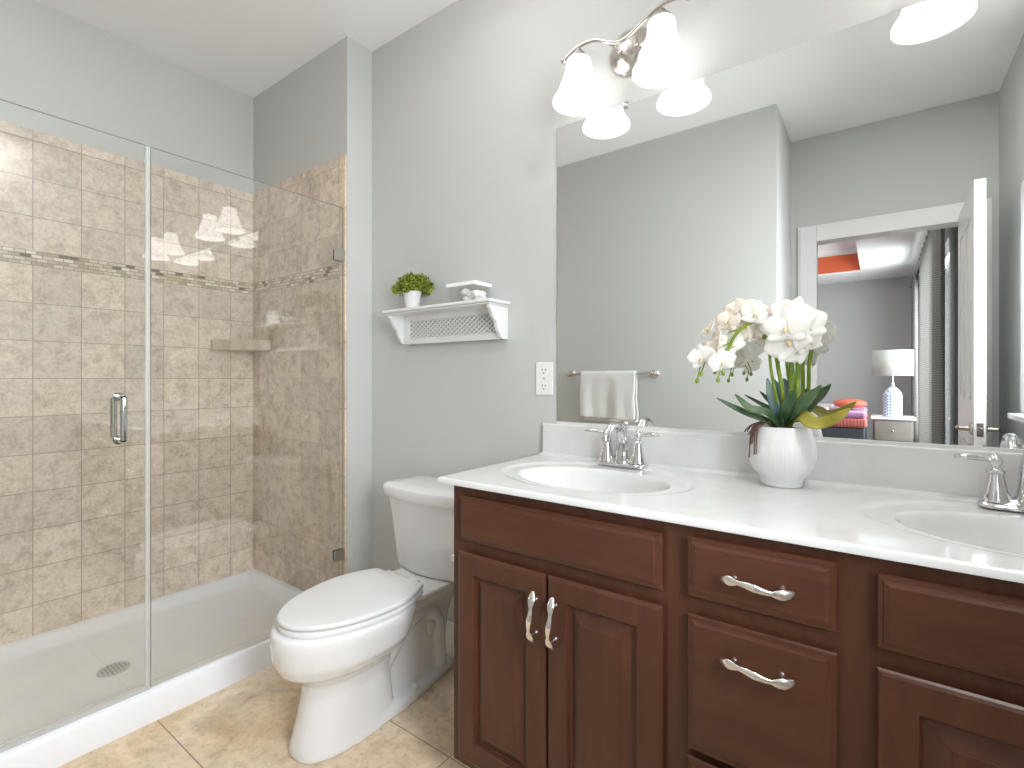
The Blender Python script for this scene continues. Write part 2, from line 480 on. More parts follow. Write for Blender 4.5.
# ------------------------------------------------------------------ bedroom beyond the doorway
M['carpet'] = paint('carpet', srgb(150, 140, 128), .6)
BX1, BY1 = .50, -6.6
M['bwall'] = paint('bedroom_paint', (0.47, 0.47, 0.465))
struct('floor_bedroom', bx(-3.4, BX1+.14, BY1-.1, -.82, -.1, -.005), M['carpet'])
struct('wall_bedroom_far', bx(-3.4, BX1+.14, BY1-.1, BY1, 0, 3.0), M['bwall'])
struct('wall_bedroom_left', bx(-3.5, -3.4, BY1-.1, -.82, 0, 3.0), M['bwall'])
b = new(); box(b, BX1, BX1+.14, -2.75, -.82, 0, 3.0); box(b, BX1, BX1+.14, BY1, -5.6, 0, 3.0); box(b, BX1, BX1+.14, -5.6, -2.75, 0, .35); box(b, BX1, BX1+.14, -5.6, -2.75, 2.35, 3.0)
struct('wall_bedroom_right', b, M['bwall'])
b = new(); H2 = 2.651
box(b, -.20, BX1+.14, BY1, -.82, H2, H2+.35); box(b, -3.4, -.20, BY1, -5.75, H2, H2+.35); box(b, -3.4, -.20, -1.8, -.82, H2, H2+.35); box(b, -3.4, -2.9, -5.75, -1.8, H2, H2+.35)
struct('ceiling_bedroom', b, M['ceiling'])
struct('ceiling_tray', bx(-3.4, 0, BY1, -.9, H2+.35, H2+.4), M['ceiling'])
struct('trim_5', bx(-2.9, -.20, -5.75, -5.738, H2+.02, H2+.265), mat('orange_paint', srgb(212, 100, 62), .6))
b = new()
for a in ((-5.6, -5.53, .35, 2.35), (-2.82, -2.75, .35, 2.35), (-5.6, -2.75, .35, .42), (-5.6, -2.75, 2.28, 2.35), (-4.29, -4.21, .42, 2.28)):
    box(b, BX1+.03, BX1+.07, *a)
w2 = struct('window_2', b, M['trim'])
struct('window_pane', bx(BX1+.045, BX1+.049, -5.53, -2.82, .42, 2.28), M['pane'], w2)

def curtain_mat():
    m = mat('grey_curtain', srgb(150, 148, 146), .55); t = NT(m)
    v = t.n('ShaderNodeTexWave', wave_type='BANDS', bands_direction='Z'); v.inputs['Scale'].default_value = 16; v.inputs['Distortion'].default_value = 1.5
    t.l(t.pos(), v.inputs['Vector'])
    c = t.ramp(v.outputs['Fac'], (.2, srgb(150, 149, 147)), (.8, srgb(178, 177, 175)))
    t.l(c, t.p.inputs['Base Color']); t.p.inputs['Sheen Weight'].default_value = .4
    tl = t.n('ShaderNodeBsdfTranslucent'); t.l(c, tl.inputs[0]); ms = t.n('ShaderNodeMixShader'); ms.inputs[0].default_value = .6
    t.l(t.p.outputs[0], ms.inputs[1]); t.l(tl.outputs[0], ms.inputs[2]); t.l(ms.outputs[0], m.node_tree.nodes['Material Output'].inputs[0])
    return m
M['curtain'] = curtain_mat()
def curtain(y0, y1, x, z0, z1, waves, label, grp):
    n = waves*10; A = []
    b = new(); rows = 14
    for j in range(rows+1):
        z = z0+(z1-z0)*j/rows; row = []
        for i in range(n+1):
            u = i/n; a = .028*(1-.25*j/rows)
            row.append(b.verts.new((x+a*sin(2*pi*waves*u+.25*sin(j*.4)), y0+(y1-y0)*u, z)))
        A.append(row)
    for j in range(rows):
        for i in range(n): b.faces.new((A[j][i], A[j][i+1], A[j+1][i+1], A[j+1][i]))
    o = obj('curtain', b, M['curtain'], smooth=180); s = o.modifiers.new('thick', 'SOLIDIFY'); s.thickness = .006
    for k in range(waves):
        g = new()
        yy = y0+(y1-y0)*(k+.5)/waves
        tube(g, [(x+.0285*cos(t)*1.0, yy, z1-.05+.0285*sin(t)) for t in [2*pi*q/14 for q in range(14)]], .005, 6, closed=True)
        obj('grommet', g, M['nickel'], o, smooth=60)
    return tag(o, label, 'curtain', grp)
curtain(-6.2, -5.45, .41, .02, 2.50, 5, 'narrow grey grommet curtain at far end of bedroom window behind the lamp', 'grey bedroom curtains')
curtain(-4.35, -1.95, .40, .02, 2.50, 9, 'wide grey grommet curtain nearer the bathroom doorway', 'grey bedroom curtains')
b = new(); tube(b, [(.41, -6.35, 2.452), (.41, -1.82, 2.452)], .012, 10); sphere(b, (.41, -1.80, 2.452), .028); sphere(b, (.41, -6.36, 2.452), .028)
for y in (-6.28, -4.85, -1.90): tube(b, [(.41, y, 2.452), (.50, y, 2.452)], .008, 8)
tag(obj('curtain_rod', b, mat('black_metal', (.02, .02, .02), .4, .5), smooth=40), 'black curtain rod with ball ends above the bedroom window', 'curtain rod')

# nightstand, lamp, bed
NS = thing('nightstand', 'grey bedside table with a white top beside the bed', 'nightstand', (.16, -5.05, -.005))
M['ns'] = mat('grey_wash_wood', srgb(128, 124, 118), .5)
obj('cabinet_body', bx(-.05, .35, -5.25, -4.85, .06, .60), M['ns'], NS, bevel=.004)
obj('tabletop', bx(-.075, .375, -5.28, -4.82, .60, .628), M['trim'], NS, bevel=.004)
for z0, z1 in ((.09, .32), (.34, .58)):
    d = obj('drawer', bx(-.035, .335, -4.85, -4.838, z0, z1), M['ns'], NS, bevel=.003)
    obj('knob', sphere(new(), (.15, -4.828, (z0+z1)/2), .012), M['nickel'], d, smooth=180)
for x in (-.03, .33):
    for y in (-5.23, -4.87): obj('leg', bx(x-.02, x+.02, y-.02, y+.02, -.005, .06), M['ns'], NS)
LM = thing('table_lamp', 'white diamond-patterned bottle lamp with a pale drum shade', 'lamp', (.15, -5.0, .628))
m = mat('lamp_ceramic', srgb(205, 214, 228), .25); t = NT(m)
ck = t.n('ShaderNodeTexChecker'); ck.inputs['Scale'].default_value = 38
mp = t.n('ShaderNodeMapping'); mp.inputs['Rotation'].default_value = (0, R(45), 0); t.l(t.pos(), mp.inputs[0]); t.l(mp.outputs[0], ck.inputs[0])
ck.inputs[1].default_value = srgb(208, 218, 228); ck.inputs[2].default_value = srgb(138, 160, 184); t.l(ck.outputs[0], t.p.inputs['Base Color'])
obj('lamp_body', lathe(new(), [(.095, 0), (.10, .01), (.10, .27), (.085, .32), (.045, .365), (.02, .385), (.018, .43)], (.15, -5.0, .628), 32), m, LM, smooth=50)
obj('lamp_pole', lathe(new(), [(.008, .43), (.008, .75)], (.15, -5.0, .628), 10), M['nickel'], LM, smooth=50)
b = lathe(new(), [(.212, 1.15), (.212, 1.47)], (.15, -5.0, 0), 40, cap0=False, cap1=False)
o = obj('lamp_shade', b, mat('linen_shade', srgb(186, 190, 184), .8), LM, smooth=180)
s = o.modifiers.new('thick', 'SOLIDIFY'); s.thickness = .004
BD = thing('bed', 'made-up bed with purple and coral striped bedding beside the nightstand', 'bed', (-1.2, -5.0, -.005))
obj('bed_base', bx(-2.2, -.13, -5.9, -4.55, .08, .50), mat('charcoal_base', srgb(84, 88, 96), .8), BD, bevel=.02)
for x in (-2.1, -.23):
    for y in (-5.8, -4.65): obj('leg', bx(x-.03, x+.03, y-.03, y+.03, -.005, .08), M['dark'], BD)
def stripes(name, *cs, scale=14, axis='X'):
    m = mat(name, cs[0], .85); t = NT(m); wv = t.n('ShaderNodeTexWave', wave_type='BANDS', bands_direction=axis)
    wv.inputs['Scale'].default_value = scale; wv.inputs['Distortion'].default_value = .6; t.l(t.pos(), wv.inputs['Vector'])
    c = t.ramp(wv.outputs['Fac'], *[(i/max(1, len(cs)-1), c) for i, c in enumerate(cs)]); t.l(c, t.p.inputs['Base Color']); return m
obj('coral_blanket', bx(-2.22, -.11, -5.92, -4.53, .50, .615), stripes('coral_ruched', srgb(200, 98, 92), srgb(214, 140, 132), scale=9), BD, bevel=.03)
obj('purple_blanket', bx(-2.2, -.12, -5.9, -4.54, .615, .70), stripes('purple_ruched', srgb(176, 110, 176), srgb(214, 178, 214), scale=16, axis='Z'), BD, bevel=.03)
obj('white_sheet', bx(-2.19, -.52, -5.89, -4.55, .70, .735), mat('white_bedding', srgb(214, 212, 214), .9), BD, bevel=.012)
pl = obj('pillow', sphere(new(), (-.30, -5.0, .785), .1, 24, 14, (1.9, 3.0, .62)), mat('coral_pillow', srgb(212, 106, 88), .85), smooth=180)
tag(pl, 'coral pillow lying on the near end of the bed', 'pillow')

# ------------------------------------------------------------------ shower
# base pan: rim, threshold and dished floor
SP = thing('shower_base', 'white acrylic shower pan with a raised threshold', 'shower pan', (-2.33, .61, 0))
b = new()
y0, y1 = YT+.008, YE
prism(b, [(-1.903, 0), (-1.903, .082), (-1.911, .096), (-1.922, .100), (-1.965, .100), (-1.985, .094), (-1.995, .080), (-2.02, .05), (-2.06, .043),
          (-2.35, .034), (-2.64, .043), (-2.675, .050), (-2.71, .074), (-2.722, .080), (-2.747, .080), (-2.747, 0)], 'y', y0, y1)
# end upstands
prism(b, [(YE, .02), (YE, .085), (YE-.025, .085), (YE-.04, .074), (YE-.065, .04), (YE-.08, .02)], 'x', -2.745, -1.99)
prism(b, [(y0, .02), (y0, .085), (y0+.025, .085), (y0+.04, .074), (y0+.065, .04), (y0+.08, .02)], 'x', -2.745, -1.99)
obj('pan', b, M['acrylic_base'], SP, smooth=32)
b = lathe(new(), [(.05, 0), (.05, .004), (.044, .005)], (-2.29, .62, .0352), 28)
dr = obj('drain', b, mat('drain_cover', (.55, .56, .57), .35, .3), SP, smooth=30)
b = new()
for i in range(-3, 4):
    for j in range(-3, 4):
        if i*i+j*j < 12: lathe(b, [(.0035, 0), (.0035, .0006)], (-2.29+i*.0115, .62+j*.0115, .0403), 8)
obj('drain_holes', b, mat('drain_hole', (.30, .30, .30), .6), dr)

GX, GT, GB, GS = -1.930, 1.880, .104, .618
def pane(y0, y1, z0, z1):
    b = new(); box(b, GX-.004, GX+.004, y0, y1, z0, z1)
    for f in b.faces:
        n = f.normal if f.normal.length else None
    b.normal_update()
    for f in b.faces: f.material_index = 0 if abs(f.normal.x) > .5 else 1
    return b
FP = thing('glass_panel', 'fixed frameless glass shower panel beside the tiled end wall', 'glass panel', (GX, 1.0, GB))
obj('glass', pane(GS+.003, YE-.004, GB, GT), [M['glass'], M['glass_edge']], FP)
for z in (.335, 1.665):
    b = new(); box(b, GX-.011, GX-.0045, YE-.052, YE-.0005, z-.025, z+.025); box(b, GX+.0045, GX+.011, YE-.052, YE-.0005, z-.025, z+.025)
    o = obj('clip', b, M['nickel'], FP, bevel=.001)
obj('bottom_seal', bx(GX-.008, GX+.008, GS+.003, YE-.001, .0995, .1045), M['caulk'], FP)
GD = thing('glass_door', 'frameless glass shower door with a chrome loop handle', 'shower door', (GX, .28, GB))
obj('glass', pane(-.085, GS-.003, GB+.008, GT), [M['glass'], M['glass_edge']], GD)
obj('edge_seal', bx(GX-.006, GX+.006, GS-.012, GS-.0005, GB+.008, GT-.002), M['seal'], GD)
obj('sweep', bx(GX-.007, GX+.007, -.085, GS-.003, .1005, .118), M['seal'], GD)
b = new()
def dloop(s):
    x0 = GX+s*.004; x1 = GX+s*.046; y = .535
    return [(x0, y, 1.060), (x1-s*.012, y, 1.060), (x1-s*.003, y, 1.056), (x1, y, 1.045), (x1, y, .94), (x1-s*.003, y, .929), (x1-s*.012, y, .925), (x0, y, .925)]
hd = new()
for s in (-1, 1): tube(hd, catmull(dloop(s), 5), .0095, 12)
for s in (-1, 1):
    for z in (1.06, .925): lathe(hd, [(.014, 0), (.014, .003)], (GX+s*.004, .535, z), 16, rot=Matrix.Rotation(R(90)*s, 3, 'Y'))
obj('handle', hd, M['chrome'], GD, smooth=50)
for z in (.32, 1.67):
    b = new(); box(b, GX-.012, GX-.0045, YT+.009, YT+.10, z-.045, z+.045); box(b, GX+.0045, GX+.012, YT+.009, YT+.10, z-.045, z+.045)
    obj('hinge', b, M['nickel'], GD, bevel=.001)

# corner shelf
b = new()
pts = [(-2.747, 1.356), (-2.747, 1.146), (-2.725, 1.140), (-2.635, 1.225), (-2.538, 1.335), (-2.544, 1.356)]
prism(b, pts, 'z', 1.262, 1.318)
tag(obj('corner_shelf', b, M['stone_shelf'], bevel=.006), 'beige stone corner shelf fixed in the tiled shower corner', 'shelf')

# ------------------------------------------------------------------ mirror
MR = obj('wall_mirror', bx(-.900, XR-.004, 1.494, 1.4995, .966, 1.991), [M['mirror'], M['mirror_edge']])
for f in MR.data.polygons: f.material_index = 0 if abs(f.normal.y) > .5 else 1
tag(MR, 'large frameless wall mirror above the double vanity', 'mirror')
b = new(); box(b, -.655, -.637, 1.489, 1.4935, 1.978, 1.999); sphere(b, (-.646, 1.487, 1.986), .007)
obj('clip', b, M['chrome'], MR, bevel=.001)
b = new(); box(b, -.902, XR-.004, 1.4885, 1.4935, .961, .969); obj('channel', b, M['caulk'], MR)

# ------------------------------------------------------------------ vanity
VA = thing('vanity_cabinet', 'dark reddish-brown double vanity cabinet with raised panel doors', 'cabinet', (-.2, 1.24, 0))
VX0, VX1, VF, VT = -.918, XR-.004, .9875, .838
b = new()                                               # open-topped carcass: face frame, sides, bottom, back
box(b, VX0, VX1, VF, VF+.019, .10, VT); box(b, VX0, VX0+.016, VF+.019, 1.487, .10, VT); box(b, VX1-.016, VX1, VF+.019, 1.487, .10, VT)
box(b, VX0+.016, VX1-.016, VF+.019, 1.487, .10, .116); box(b, VX0+.016, VX1-.016, 1.479, 1.487, .116, VT)
obj('body', b, M['wood_v'], VA, bevel=.0015)
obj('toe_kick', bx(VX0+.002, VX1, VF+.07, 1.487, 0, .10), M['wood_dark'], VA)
P_DOOR = [(0, .007), (.003, .003), (.008, .0), (.052, 0), (.054, .003), (.057, .011), (.062, .0115), (.090, .002), (.0905, .001)]
P_DRAW = [(0, .008), (.0025, .0052), (.009, .0045), (.0095, .0028), (.013, .0018), (.0165, 0), (.018, 0)]
YF, TH = .9675, .0195
def pull_mesh(cx, cz, vertical):
    L = .116; bm = new()
    N = 34; path = []
    for i in range(N+1):
        s = i/N; a = (s-.5)*L
        yb = YF-.010-.022*(sin(pi*s)**.75 if 0 < s < 1 else 0)
        lat = .0035*sin(2*pi*(s-.08))
        path.append((cx+lat, yb, cz-a) if vertical else (cx+a, yb, cz+lat))
    wid = lambda s: .0042+.0066*max(0, 1-abs(s-.12)/.14)**.6+.0066*max(0, 1-abs(s-.88)/.14)**.6+.0036*max(0, 1-abs(s-.5)/.26)
    tube(bm, path, wid, 10, flat=lambda s: (.45+.25*max(0, 1-abs(s-.5)/.3), 1), up=(0, -1, 0))
    for s in (.17, .83):
        a = (s-.5)*L
        p = (cx, YF, cz-a) if vertical else (cx+a, YF, cz)
        lathe(bm, [(.006, 0), (.005, .003), (.004, .006), (.004, .021)], p, 10, rot=Matrix.Rotation(R(90), 3, 'X'))
    return bm
def front(kind, x0, x1, z0, z1, pull=None):
    prof = P_DOOR if kind == 'door' else P_DRAW
    o = obj(kind, panel(new(), x0, x1, z0, z1, YF, prof, TH), M['wood_v'] if kind == 'door' else M['wood_h'], VA)
    if pull: obj('handle', pull_mesh(*pull), M['pull'], o, smooth=60)
    return o
front('false_drawer_front', -.884, -.345, .698, .813)
front('door', -.888, -.6155, .128, .668, (-.6405, .568, True))
front('door', -.6125, -.343, .128, .668, (-.5885, .568, True))
front('drawer', -.296, -.054, .701, .817, (-.172, .757, False))
front('drawer', -.296, -.053, .409, .668, (-.172, .608, False))
front('drawer', -.296, -.053, .128, .395, (-.172, .335, False))
front('false_drawer_front', -.002, .500, .694, .813)
front('door', -.002, .2475, .128, .665, (.222, .568, True))
front('door', .2505, .500, .128, .665, (.276, .568, True))

# countertop with two integral bowls
CT0, CTX0, CTX1, CTY0, CTY1 = .854, -.957, XR-.002, .9640, 1.4990
SINKS = ((-.628, 1.221), (.241, 1.231))
def smooth(a, b, x):
    t = max(0, min(1, (x-a)/(b-a))); return t*t*(3-2*t)
def topz(x, y):
    z = CT0
    for cx, cy in SINKS:
        ro = math.hypot((x-cx)/.272, (y-cy-.006)/.196)
        if ro < 1.15: z -= .0045*(1-smooth(.93, 1.02, ro))
        ri = math.hypot((x-cx)/.216, (y-cy+.012)/.142)
        if ri < 1.0:
            k = 1-ri
            z -= .020*smooth(0, .11, k)+.104*(1-(1-min(1, k*1.02))**2.6)*smooth(.0, .16, k)
    z += .007*smooth(CTY1-.048, CTY1-.018, y)          # cove at the backsplash
    return z
nx, ny = 330, 116
b = new(); G = []
ED = .004
for j in range(ny+1):
    row = []
    y = CTY0+(CTY1-CTY0)*j/ny
    for i in range(nx+1):
        x = CTX0+(CTX1-CTX0)*i/nx
        z = topz(x, y)
        e = min(x-CTX0, y-CTY0)
        if e < ED: z -= ED-math.sqrt(max(0, ED*ED-(ED-e)**2))
        row.append(b.verts.new((x, y, z)))
    G.append(row)
for j in range(ny):
    for i in range(nx): b.faces.new((G[j][i], G[j][i+1], G[j+1][i+1], G[j+1][i]))
def skirt(vs, z):
    low = [b.verts.new((v.co.x, v.co.y, z)) for v in vs]
    for i in range(len(vs)-1): b.faces.new((vs[i], low[i], low[i+1], vs[i+1]))
skirt([G[0][i] for i in range(nx+1)], VT+.001); skirt([G[j][0] for j in range(ny, -1, -1)], VT+.001)
skirt([G[j][nx] for j in range(ny+1)], VT+.001)
CT = obj('countertop', b, M['marble'], smooth=50)
tag(CT, 'white cultured marble vanity top with two moulded oval basins', 'countertop')
b = new()
box(b, CTX0+.003, CTX1, 1.481, 1.4995, CT0-.002, .961)
obj('backsplash', b, M['marble'], CT, bevel=.004)
b = new(); box(b, XR-.021, XR-.001, .97, 1.481, CT0-.002, .961); obj('side_splash', b, M['marble'], CT, bevel=.004)
for cx, cy in SINKS:
    zz = topz(cx, cy-.012)
    obj('drain', lathe(new(), [(.023, 0), (.023, .002), (.019, .003), (.012, .002), (.010, .005), (.0, .006)], (cx, cy-.012, zz+.0005), 24, cap1=False), M['chrome'], CT, smooth=40)

# faucets
def faucet(cx, cy, label):
    z = CT0-.0005
    F = thing('sink_faucet', label, 'faucet', (cx, cy, z), 'chrome sink faucets')
    b = new()
    rr = lambda hx, hy, r, zz: [(p[0], p[1], zz) for p in roundrect(cx, cy, hx, hy, r)]
    loft(b, [rr(.080, .027, .026, z), rr(.080, .027, .026, z+.006), rr(.077, .024, .0235, z+.010), rr(.072, .019, .0185, z+.013), rr(.07, .017, .0165, z+.020)])
    obj('base_plate', b, M['chrome'], F, smooth=35)
    for s in (-1, 1):
        hx = cx+s*.051
        b = lathe(new(), [(.0255, .012), (.0255, .016), (.0225, .022), (.0185, .036), (.0145, .056), (.0125, .068), (.0150, .070), (.0155, .074), (.0130, .077), (.0080, .081), (.0075, .085),
                          (.0105, .090), (.0120, .096), (.0105, .102), (.006, .106), (.0035, .108), (.0030, .112), (.0, .113)], (hx, cy, z), 24, cap1=False)
        h = obj('handle', b, M['chrome'], F, smooth=40)
        b = tube(new(), catmull([(hx+s*.006, cy, z+.096), (hx+s*.022, cy-.004, z+.098), (hx+s*.048, cy-.010, z+.101), (hx+s*.066, cy-.013, z+.100)], 8),
                 lambda t: .0054+.0030*sin(pi*min(1, max(0, (t-.25)/.75)))**1+(.001 if t < .1 else 0), 12, flat=lambda t: (.8, 1.25))
        obj('lever', b, M['chrome'], h, smooth=60)
    b = new()
    pts = [(cx, cy+.003, z+.012), (cx, cy+.004, z+.045), (cx, cy, z+.085), (cx, cy-.022, z+.116), (cx, cy-.056, z+.127), (cx, cy-.092, z+.117), (cx, cy-.114, z+.096), (cx, cy-.119, z+.085)]
    tube(b, catmull(pts, 8), lambda t: .0150*(1-t)**2.2+.0088+.0012*t, 18)
    lathe(b, [(.030, .010), (.028, .018), (.023, .026), (.020, .034)], (cx, cy+.003, z), 24)
    obj('spout', b, M['chrome'], F, smooth=45)
    b = new(); lathe(b, [(.003, .02), (.003, .118), (.006, .12), (.0075, .126), (.005, .132), (0, .134)], (cx, cy+.028, z-.0), 12, cap1=False)
    obj('lift_rod', b, M['chrome'], F, smooth=45)
    return F
faucet(-.630, 1.428, 'chrome two-handle faucet at the sink nearer the toilet')
faucet(.248, 1.428, 'chrome two-handle faucet at the sink cut by the right edge')

# ------------------------------------------------------------------ vanity light fixtures
def shade_mat():
    m = mat('lit_frosted_glass', (.85, .84, .82), .35, emit=(1, .985, .965, 1), est=1.6); return m
M['shade'] = shade_mat()
M['shade_rim'] = mat('frosted_glass_rim', (.85, .86, .87), .3, emit=(.97, .98, 1, 1), est=.30)
M['bulb'] = mat('bulb', (1, 1, 1), .5, emit=(1, .94, .85, 1), est=1.6)
def fixture(cx, label):
    F = thing('vanity_light', label, 'light fixture', (cx, 1.5, 2.08), 'two-light vanity fixtures')
    rotx = Matrix.Rotation(R(90), 3, 'X')
    b = lathe(new(), [(.075, 0), (.077, .004), (.072, .011), (.060, .015), (.052, .024), (.030, .034), (.012, .037), (.0, .038)], (cx, 1.4995, 2.152), 36, sx=.98, sy=.98, rot=rotx, cap1=False)
    obj('backplate', b, M['nickel'], F, smooth=35)
    yb = 1.395; pts = [(cx-.185, yb-.002, 2.140), (cx-.172, yb, 2.150), (cx-.135, yb, 2.166), (cx-.08, yb, 2.165), (cx-.03, yb, 2.140), (cx+.0, yb, 2.128), (cx+.03, yb, 2.131),
                       (cx+.085, yb, 2.160), (cx+.13, yb, 2.180), (cx+.165, yb, 2.182), (cx+.195, yb, 2.176), (cx+.208, yb, 2.172)]
    b = new(); tube(b, catmull(pts, 7), .0058, 10)
    for p in (pts[0], pts[-1]): sphere(b, p, .0105)
    obj('bar', b, M['nickel'], F, smooth=60)
    b = new()
    for s in (-1, 1):
        tube(b, catmull([(cx+s*.028, 1.470, 2.150), (cx+s*.034, 1.44, 2.156), (cx+s*.030, 1.41, 2.145), (cx+s*.024, yb+.002, 2.131)], 6), .0050, 8)
        sphere(b, (cx+s*.028, 1.468, 2.150), .008)
    obj('arm', b, M['nickel'], F, smooth=60)
    for s, zt in ((-1, 2.158), (1, 2.168)):
        x = cx+s*.133
        obj('socket_cap', lathe(new(), [(.010, .0), (.016, -.008), (.027, -.020), (.0335, -.030), (.034, -.038), (.032, -.038)][::-1], (x, yb, zt-.002), 24), M['nickel'], F, smooth=40)
        zb = 1.992; k = (zt-.036-zb)
        prof = [(.0315, zb+k), (.0350, zb+k*.97), (.0365, zb+k*.90), (.0365, zb+k*.80), (.040, zb+k*.70), (.046, zb+k*.58), (.052, zb+k*.46), (.057, zb+k*.35), (.0600, zb+k*.27),
                (.0625, zb+k*.21), (.068, zb+k*.15), (.0745, zb+k*.09), (.0785, zb+k*.03), (.0795, zb), (.0770, zb+.001)]
        b = lathe(new(), prof, (x, yb, 0), 40, cap0=False, cap1=False)
        o = obj('lamp_shade', b, M['shade'], F, smooth=180)
        sd = o.modifiers.new('thick', 'SOLIDIFY'); sd.thickness = .003; sd.offset = -1
        rim = [(x+.0790*cos(2*pi*q/48), yb+.0790*sin(2*pi*q/48), zb) for q in range(48)]
        obj('shade_rim', tube(new(), rim, .0028, 8, closed=True, up=(0, 0, 1)), M['shade_rim'], F, smooth=180)
        obj('bulb', sphere(new(), (x, yb, zb+.070), .027, 16, 12, (1, 1, 1.25)), M['bulb'], F, smooth=180)
    return F
fixture(-.629, 'two-bell vanity light on the wall above the left end of the mirror')
fixture(.240, 'two-bell vanity light over the right sink, glimpsed in the mirror top')

# ceiling lamps added as fill to even out the light (above the frame)
CL = thing('added_ceiling_light', 'added fill lamp, a frosted glass bowl hanging over the middle of the bathroom', 'ceiling light', (-1.0, .95, 2.46))  # invented lamp whose glow lifts the ceiling and walls
b = lathe(new(), [(.06, 2.651), (.06, 2.640), (.008, 2.636), (.008, 2.452), (.014, 2.450), (0, 2.440)], (-1.0, .95, 0), 24, cap0=False, cap1=False)
obj('stem', b, M['nickel'], CL, smooth=40)
obj('glass_bowl', lathe(new(), [(.17, 2.535), (.168, 2.525), (.150, 2.500), (.11, 2.476), (.06, 2.462), (.009, 2.457)], (-1.0, .95, 0), 40, cap0=False, cap1=False), mat('fill_bowl', (.9, .9, .88), .5, emit=(1, .99, .975, 1), est=5.8), CL, smooth=180)
for dx_, dy_, lab in ((-2.32, .30, 'added round fill lamp recessed in the ceiling over the shower'), (.36, .495, 'added round fill lamp recessed in the ceiling by the right-hand sink')):
  DLT = thing('added_downlight', lab, 'added_downlight', (dx_, dy_, 2.64))  # invented fitting around an added fill light
  obj('trim_ring', lathe(new(), [(.095, 2.651), (.095, 2.645), (.072, 2.643), (.072, 2.651)], (dx_, dy_, 0), 36, cap0=False, cap1=False), M['trim'], DLT, smooth=40)
  obj('lens', lathe(new(), [(.071, 2.646), (0, 2.646)], (dx_, dy_, 0), 36, cap0=False, cap1=False), mat('fill_lens', (.9, .9, .88), .5, emit=(1, .97, .93, 1), est=2), DLT)

dup(DLT, (-1.3, -3.1, 2.989), 'added round fill lamp recessed in the raised bedroom ceiling beyond the doorway')  # fitting for the added bedroom fill

# ------------------------------------------------------------------ toilet
TX = -1.379
TO = thing('toilet', 'white two-piece elongated toilet with a flared pedestal', 'toilet', (TX, 1.1, 0))
def egg(xc, y0, y1, hw, z, n=48, pw=2.0, yc=.56, bk=2.0):
    """egg outline: y0 front tip, y1 back; widest at yc of the length"""
    out = []; ym = y0+(y1-y0)*yc
    for i in range(n):
        a = 2*pi*i/n; c, s = cos(a), sin(a)
        p = pw if s < 0 else bk
        xx = abs(c)**(2/p)*(1 if c >= 0 else -1); ss = abs(s)**(2/p)*(1 if s >= 0 else -1)
        out.append((xc+hw*xx, ym+((y1-ym) if s > 0 else (ym-y0))*ss, z))
    return out
b = new()
rings = [egg(TX, .798, 1.13, .100, 0, pw=2.4, bk=3.5), egg(TX, .798, 1.13, .100, .012, pw=2.4, bk=3.5), egg(TX, .800, 1.13, .095, .03, pw=2.4, bk=3.5), egg(TX, .820, 1.125, .088, .10, pw=2.3, bk=3.2),
         egg(TX, .834, 1.12, .086, .17, pw=2.2, bk=3), egg(TX, .832, 1.13, .091, .210, pw=2.2, bk=2.8), egg(TX, .800, 1.15, .112, .238, pw=2.1, bk=2.6), egg(TX, .765, 1.18, .143, .263, pw=2.05, bk=2.4),
         egg(TX, .750, 1.20, .162, .294, pw=2.0, bk=2.3), egg(TX, .744, 1.215, .168, .330, pw=2, bk=2.3), egg(TX, .742, 1.22, .173, .360, pw=2, bk=2.3),
         egg(TX, .744, 1.22, .173, .380, pw=2, bk=2.3), egg(TX, .750, 1.215, .167, .390, pw=2, bk=2.3)]
loft(b, rings)
# rear foot, trapway and deck
def rrz(xc, yc, hx, hy, r, z): return [(p[0], p[1], z) for p in roundrect(xc, yc, hx, hy, r, 6)]
foot = lambda hw0, hw1, yb, z: [(TX+hw0, 1.06, z), (TX+hw0*.98, 1.14, z), (TX+(hw0+hw1)/2, 1.27, z), (TX+hw1, 1.37, z), (TX+hw1*.85, yb-.025, z), (TX+hw1*.5, yb-.005, z), (TX, yb, z),
         (TX-hw1*.5, yb-.005, z), (TX-hw1*.85, yb-.025, z), (TX-hw1, 1.37, z), (TX-(hw0+hw1)/2, 1.27, z), (TX-hw0*.98, 1.14, z), (TX-hw0, 1.06, z)]
loft(b, [foot(.098, .060, 1.445, 0), foot(.098, .060, 1.445, .022), foot(.092, .054, 1.437, .034), foot(.075, .045, 1.425, .040)])
loft(b, [rrz(TX, 1.24, .050, .17, .045, .03), rrz(TX, 1.25, .046, .165, .045, .12), rrz(TX, 1.27, .048, .155, .045, .22), rrz(TX, 1.30, .058, .155, .05, .30), rrz(TX, 1.325, .085, .15, .05, .350), rrz(TX, 1.33, .125, .15, .03, .370), rrz(TX, 1.33, .130, .15, .03, .382), rrz(TX, 1.33, .126, .147, .03, .388)])
# trapway tubes bulging on both sides
for s in (-1, 1):
    tube(b, catmull([(TX+s*.030, 1.06, .12), (TX+s*.034, 1.13, .21), (TX+s*.036, 1.20, .270), (TX+s*.034, 1.28, .285), (TX+s*.030, 1.34, .22), (TX+s*.028, 1.36, .10), (TX+s*.028, 1.36, .04)], 6), .036, 14)
body = obj('bowl', b, M['porcelain'], TO, smooth=50)
rm = body.modifiers.new('merge', 'REMESH'); rm.mode = 'VOXEL'; rm.voxel_size = .0055; rm.use_smooth_shade = True
sm = body.modifiers.new('soft', 'SMOOTH'); sm.iterations = 6; sm.factor = .5
for s in (-1, 1):
    obj('bolt_cap', sphere(new(), (TX+s*.070, 1.21, .040), .015, 16, 10, (1, 1, .8)), M['seat'], TO, smooth=180)
obj('access_cap', sphere(new(), (TX+.058, 1.30, .215), .027, 16, 10, (.25, .8, 1.15)), M['porcelain'], TO, smooth=180)
